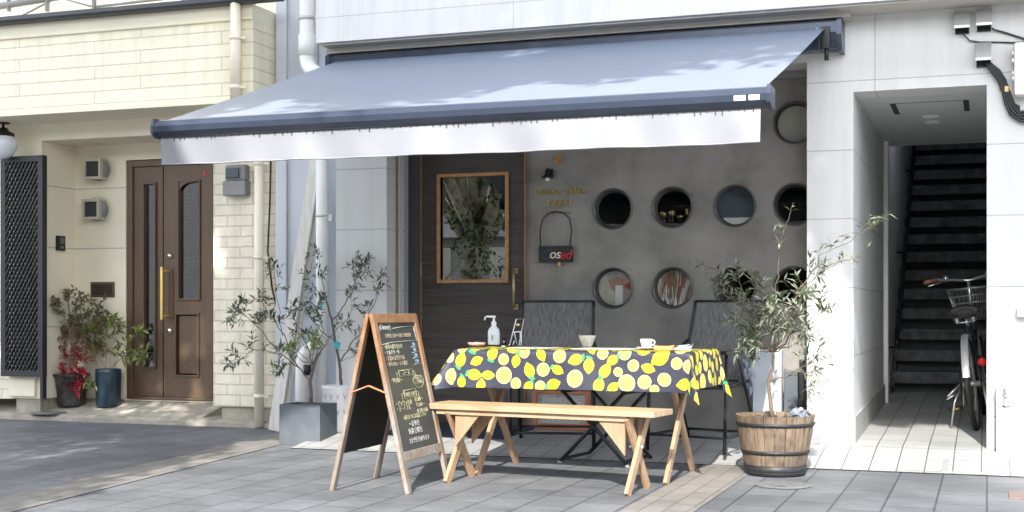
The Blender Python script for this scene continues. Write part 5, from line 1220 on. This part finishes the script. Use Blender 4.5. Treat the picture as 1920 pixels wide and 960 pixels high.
for ch in e.children: pass
mb = MB(); mb.lathe([(0, .405), (.1, .40)], (cx, cy, 0), 20); mb.build('soil', soil_m, e)
pl = Plant(61, [broad_m, fresh_m], (.06, .10), (.022, .034)); Yp = cy
for (us, dens, k) in (([(200, 698), (198, 660), (195, 620), (200, 592)], 34, 0), ([(203, 698), (212, 650), (215, 610), (212, 598)], 36, 0), ([(205, 700), (225, 665), (245, 635), (262, 625)], 36, 0), ([(206, 700), (230, 670), (255, 665), (280, 660)], 26, 1), ([(200, 700), (180, 665), (172, 640), (175, 622)], 24, 0), ([(204, 700), (222, 675), (238, 660)], 30, 0), ([(203, 699), (190, 670), (182, 650)], 24, 0)):
    pts = [Q(u, v, Yp + pl.rng.uniform(-.08, .06)) for u, v in us]; pl.limb(pts, .004, .0015, 6, .09, dens * 1.25, k, .4, .06)
pl.done(e, twig_m)

# ================================================================== bicycle (local forward = +Y)
e = empty('bicycle', (-.065, 9.78, .12), 'silver and black city bicycle with a front basket, parked in the passage', 'bicycle', rz=R(3.5)); e.rotation_euler = (0, R(-6.5), R(-3.5))
RWH = .315
def wheel(y):
    mb = MB(); mb.tube([(0, y + RWH * math.cos(a), RWH + RWH * math.sin(a)) for a in [2 * math.pi * k / 40 for k in range(40)]], .02, 8, closed=True); wf = mb.build('wheel', rubber_m, e, world=False)
    mb = MB(); mb.tube([(0, y + .288 * math.cos(a), RWH + .288 * math.sin(a)) for a in [2 * math.pi * k / 40 for k in range(40)]], .012, 6, closed=True); mb.build('rim', alu_m, wf, world=False)
    mb = MB()
    for k in range(18): a = 2 * math.pi * k / 18; mb.tube([((-1) ** k * .025, y, RWH), (0, y + .285 * math.cos(a), RWH + .285 * math.sin(a))], .0015, 4)
    mb.build('spokes', alu_m, wf, world=False); mb = MB(); cyl(mb, (-.06, y, RWH), (.06, y, RWH), .02); mb.build('hub', alu_m, wf, world=False)
wheel(0); wheel(1.08)
mb = MB(); bb = V((0, .44, .28))
mb.tube([bb, (0, .30, .72)], .016, 10); mb.tube([bb, (0, .60, .34), (0, .92, .70)], .018, 10); mb.tube([(0, .34, .60), (0, .9, .62)], .014, 10); mb.tube([(0, .90, .62), (0, .87, .82)], .019, 10)
for sx in (-1, 1): mb.tube([bb + V((sx * .03, 0, 0)), (sx * .06, 0, RWH)], .009, 8); mb.tube([(sx * .02, .33, .64), (sx * .06, 0, RWH)], .008, 8); mb.tube([(sx * .05, .93, .62), (sx * .05, 1.08, RWH)], .011, 8)
mb.build('frame', bike_m, e, world=False)
def fender(y, a0, a1):
    mb = MB(); N = 22; rows = []
    for k in range(N + 1):
        a = a0 + (a1 - a0) * k / N
        rows.append([mb.bm.verts.new((x_, y + (RWH + .035 - abs(x_) * .25) * math.cos(a), RWH + (RWH + .035 - abs(x_) * .25) * math.sin(a))) for x_ in (-.024, -.018, 0, .018, .024)])
    for A1, B1 in zip(rows, rows[1:]):
        for i in range(4): mb._f([A1[i], A1[i + 1], B1[i + 1], B1[i]], True)
    mb.build('mudguard', steel_m, e, world=False)
fender(0, R(170), R(60)); fender(1.08, R(150), R(20))
mb = MB(); 
pts = []
for (y, z, w_) in ((.13, .80, .05), (.10, .815, .10), (.14, .83, .115), (.22, .83, .09), (.30, .82, .045), (.38, .815, .02)): pts.append((y, z, w_))
vs = []
for (y, z, w_) in pts: vs.append([mb.bm.verts.new((w_ * math.cos(a), y, z + (.035 if math.sin(a) > 0 else .03) * math.sin(a))) for a in [2 * math.pi * k / 14 for k in range(14)]])
for A1, B1 in zip(vs, vs[1:]):
    for k in range(14): mb._f([A1[k], A1[(k + 1) % 14], B1[(k + 1) % 14], B1[k]], True)
mb._f(vs[0]); mb._f(vs[-1]); sd_ = mb.build('saddle', saddle_m, e, world=False)
mb = MB()
for sx in (-1, 1):
    for z in (.765, .775, .785): mb.lathe([(.022, -.003), (.026, 0), (.022, .003)], (sx * .055, .14, z - .012), 14)
    mb.tube([(sx * .06, .13, .745), (sx * .03, .25, .74), (0, .36, .78)], .005, 6)
mb.tube([(-.06, .14, .745), (.06, .14, .745)], .007, 6); mb.build('springs', chrome_m, sd_, world=False)
mb = MB(); cyl(mb, (0, .30, .70), (0, .27, .79), .013); mb.build('seat_post', chrome_m, e, world=False)
mb = MB(); mb.tube([(0, .87, .82), (0, .84, 1.055)], .012, 10); mb.tube([(-.275, .60, 1.07), (-.20, .66, 1.08), (-.10, .80, 1.07), (0, .84, 1.055), (.10, .80, 1.07), (.20, .66, 1.08), (.275, .60, 1.07)], .011, 8); hb = mb.build('handlebar', chrome_m, e, world=False)
for sx in (-1, 1):
    mb = MB(); mb.tube([(sx * .21, .652, 1.078), (sx * .29, .587, 1.068)], .016, 10); mb.build('grip', grip_m, hb, world=False)
    mb = MB(); mb.tube([(sx * .17, .71, 1.07), (sx * .20, .70, 1.055), (sx * .27, .64, 1.04)], .005, 6); cyl(mb, (sx * .15, .74, 1.06), (sx * .15, .74, 1.105), .018); mb.build('brake_lever', chrome_m, hb, world=False)
mb = MB(); bw0, bw1, by0, by1 = .12, .17, .94, 1.20; zb_, zt_ = .78, 1.0
def ring(z, k): 
    w_ = bw0 + (bw1 - bw0) * k; f_ = by1 + .03 * k; b_ = by0 - .02 * k
    return [(-w_, b_, z), (w_, b_, z), (w_, f_, z), (-w_, f_, z)]
for k in (0, .25, .5, .75, 1): mb.tube(ring(zb_ + (zt_ - zb_) * k, k), .0025 if k < 1 else .004, 5, closed=True)
r0_, r1_ = ring(zb_, 0), ring(zt_, 1)
for s_ in range(4):
    for k in range(9):
        t = k / 9; a_ = V(r0_[s_]).lerp(V(r0_[(s_ + 1) % 4]), t); b_ = V(r1_[s_]).lerp(V(r1_[(s_ + 1) % 4]), t); mb.tube([a_, b_], .0018, 4)
for k in range(9): x_ = -bw0 + 2 * bw0 * k / 8; mb.tube([(x_, by0, zb_), (x_, by1, zb_)], .0018, 4)
mb.build('basket', alu_m, e, world=False)
mb = MB(); mb.lathe([(0, .012), (.026, .010), (.03, 0), (.03, -.01)], (.085, .02, .46), 20, mt=RX(90)); mb.build('reflector', red_refl_m, e, world=False)
mb = MB(); mb.tube([(.06, .0, RWH), (.085, .03, .46)], .005, 6); mb.build('reflector_arm', black_m, e, world=False)
mb = MB(); cyl(mb, (-.09, .44, .28), (.09, .44, .28), .012); mb.tube([(-.09, .44, .28), (-.10, .38, .13)], .009, 6); mb.tube([(.09, .44, .28), (.10, .50, .43)], .009, 6); mb.lathe([(.085, .003), (.09, 0), (.085, -.003), (.06, 0), (.085, .003)], (.05, .44, .28), 24, mt=RY(90)); ck = mb.build('crank', alu_m, e, world=False)
for sx, y, z in ((-1, .38, .13), (1, .50, .43)):
    mb = MB(); mb.box((sx * .11, y - .04, z - .014), (sx * .20, y + .04, z + .014), .004); pd = mb.build('pedal', black_m, ck, world=False); mb = MB(); mb.box((sx * .13, y - .043, z - .007), (sx * .18, y - .039, z + .007)); mb.build('pedal_reflector', yellow_refl_m, pd, world=False)
mb = MB()
for sx in (-1, 1): mb.tube([(sx * .075, .0, RWH - .02), (sx * .12, -.06, .20), (sx * .17, -.02, .02 + .02 * sx)], .008, 6) if sx < 0 else mb.tube([(sx * .075, .0, RWH - .02), (sx * .085, -.02, .2), (sx * .09, .0, .05)], .008, 6)
mb.tube([(-.17, -.02, .0), (-.21, -.07, -.02)], .006, 6); mb.tube([(-.075, 0, RWH), (-.16, -.06, .245)], .010, 6); mb.tube([(-.08, .0, RWH - .05), (-.17, -.06, .225)], .006, 6); mb.build('kickstand', alu_m, e, world=False)
mb = MB(); mb.tube([(.05, 0.02, RWH + .045), (.05, .44, .35)], .004, 5); mb.tube([(.05, 0.02, RWH - .045), (.05, .44, .21)], .004, 5); mb.tube([(-.02, .3, .7), (-.055, .05, .5), (-.07, -.02, .38), (-.07, -.05, .25)], .003, 5); mb.build('chain', black_m, e, world=False)

# ================================================================== across the street: what the glass mirrors and what shades the paving
e = empty('opposite_building', (-6, -9, 0), 'low tiled building across the street, mirrored in the door glass', 'building')
mb = MB(); mb.box((-30, -13, 0), (20, -9, 5.4)); mb.build('wall', opp_m, e); mb = MB(); mb.box((-16, -9.0, 2.5), (2, -8.4, 3.3)); mb.build('fascia', opp_pale_m, e)
for k in range(9):
    x = -18 + 2.6 * k; mb = MB(); mb.box((x, -9.03, .5), (x + 1.7, -8.98, 2.3)); mb.build('window', house_glass_m, e); mb = MB(); mb.box((x, -9.04, 3.6), (x + 1.5, -8.98, 4.8)); mb.build('window', house_glass_m, e)
def street_tree(loc, seed, lab, crown, n=2600, leafL=(.10, .17), h=2.15, spread=.45):
    rng = random.Random(seed); e = empty('street_tree', loc, lab, 'tree'); L = V(loc)
    mb = MB(); pts = [L, L + V((.03, 0, .7)), L + V((-.02, .03, 1.5)), L + V((.05, 0, h))]; mb.tube(poly_path(pts, rng, 3, .02), [.17 - .004 * i for i in range(10)], 12)
    top = L + V((.05, 0, h)); lv = MB()
    cents = []
    for (cx, cy, cz, r) in crown:
        c = V((cx, cy, cz)); mid = top.lerp(c, .5) + V((rng.uniform(-.2, .2), rng.uniform(-.2, .2), .15)); path = poly_path([top - V((0, 0, rng.uniform(0, .5))), mid, c], rng, 4, .05); mb.tube(path, [.09 - .008 * i for i in range(len(path))], 8)
        for k in range(7):
            q = c + rv(rng) * r * rng.uniform(.4, .9); mb.tube([path[-2], (path[-2] + q) / 2 + rv(rng) * .1, q], [.02, .013, .006], 5)
            for m_ in range(n // (7 * len(crown))): p = q + rv(rng) * rng.random() ** .5 * r * spread; leaf(lv, p, rv(rng) + V((0, 0, -.3)), rv(rng) + V((0, 0, .8)), rng.uniform(*leafL), rng.uniform(*leafL) * .6)
    if h < 3:
        for k in range(16):
            q = top + V((rng.uniform(-.6, .6), rng.uniform(-.4, .5), rng.uniform(-.9, .9))); mb.tube([top + V((0, 0, rng.uniform(-.5, .4))), q], [.02, .006], 5)
            for m_ in range(30): leaf(lv, q + rv(rng) * .16, rv(rng), rv(rng) + V((0, 0, .8)), .09, .05)
    mb.build('trunk', street_bark_m, e); lv.build('crown', street_leaf_m, e, fixn=False)
street_tree((-6.75, .9, 0), 3, 'leafy street tree behind the viewer whose shade falls on the house', [(-7.4, .3, 4.3, 1.3), (-6.0, .6, 4.5, 1.3), (-6.6, 1.7, 4.7, 1.3), (-5.2, 1.6, 4.9, 1.2), (-7.6, 1.9, 4.6, 1.3), (-6.7, .0, 5.4, 1.3), (-5.0, -.2, 4.6, 1.1), (-8.8, .8, 4.6, 1.3), (-8.6, 2.0, 4.9, 1.2), (-4.2, .2, 4.6, 1.1), (-4.0, -.9, 4.5, 1.0), (-5.6, -1.2, 4.6, 1.2), (-4.5, 2.1, 4.8, 1.0), (-6.3, 3.2, 4.9, 1.2), (-7.8, 3.3, 4.9, 1.2)], 26000)

for x_, y_, sd_, lab in ((-9.5, .5, 12, 'tall unseen tree added for shade behind the viewer, farthest to the left'), (-4.3, .7, 13, 'tall unseen tree added for shade behind the viewer, in the middle'), (3.6, .5, 14, 'tall unseen tree added for shade behind the viewer, farthest to the right')):  # unseen trees added to keep direct sun off the upper facades
    cr = []
    rg_ = random.Random(sd_)
    for i in range(5):
        for j in range(3): cr.append((x_ - 2.6 + 1.3 * i + rg_.uniform(-.3, .3) + {12: 3.2, 13: 3.7, 14: 1.2}[sd_], .6 + rg_.uniform(-.5, .5), 8.05 + 1.15 * j + rg_.uniform(-.2, .2), .95))
    street_tree((x_, y_, 0), sd_, lab, cr, 34000, (.16, .26), 6.9, spread=.62)
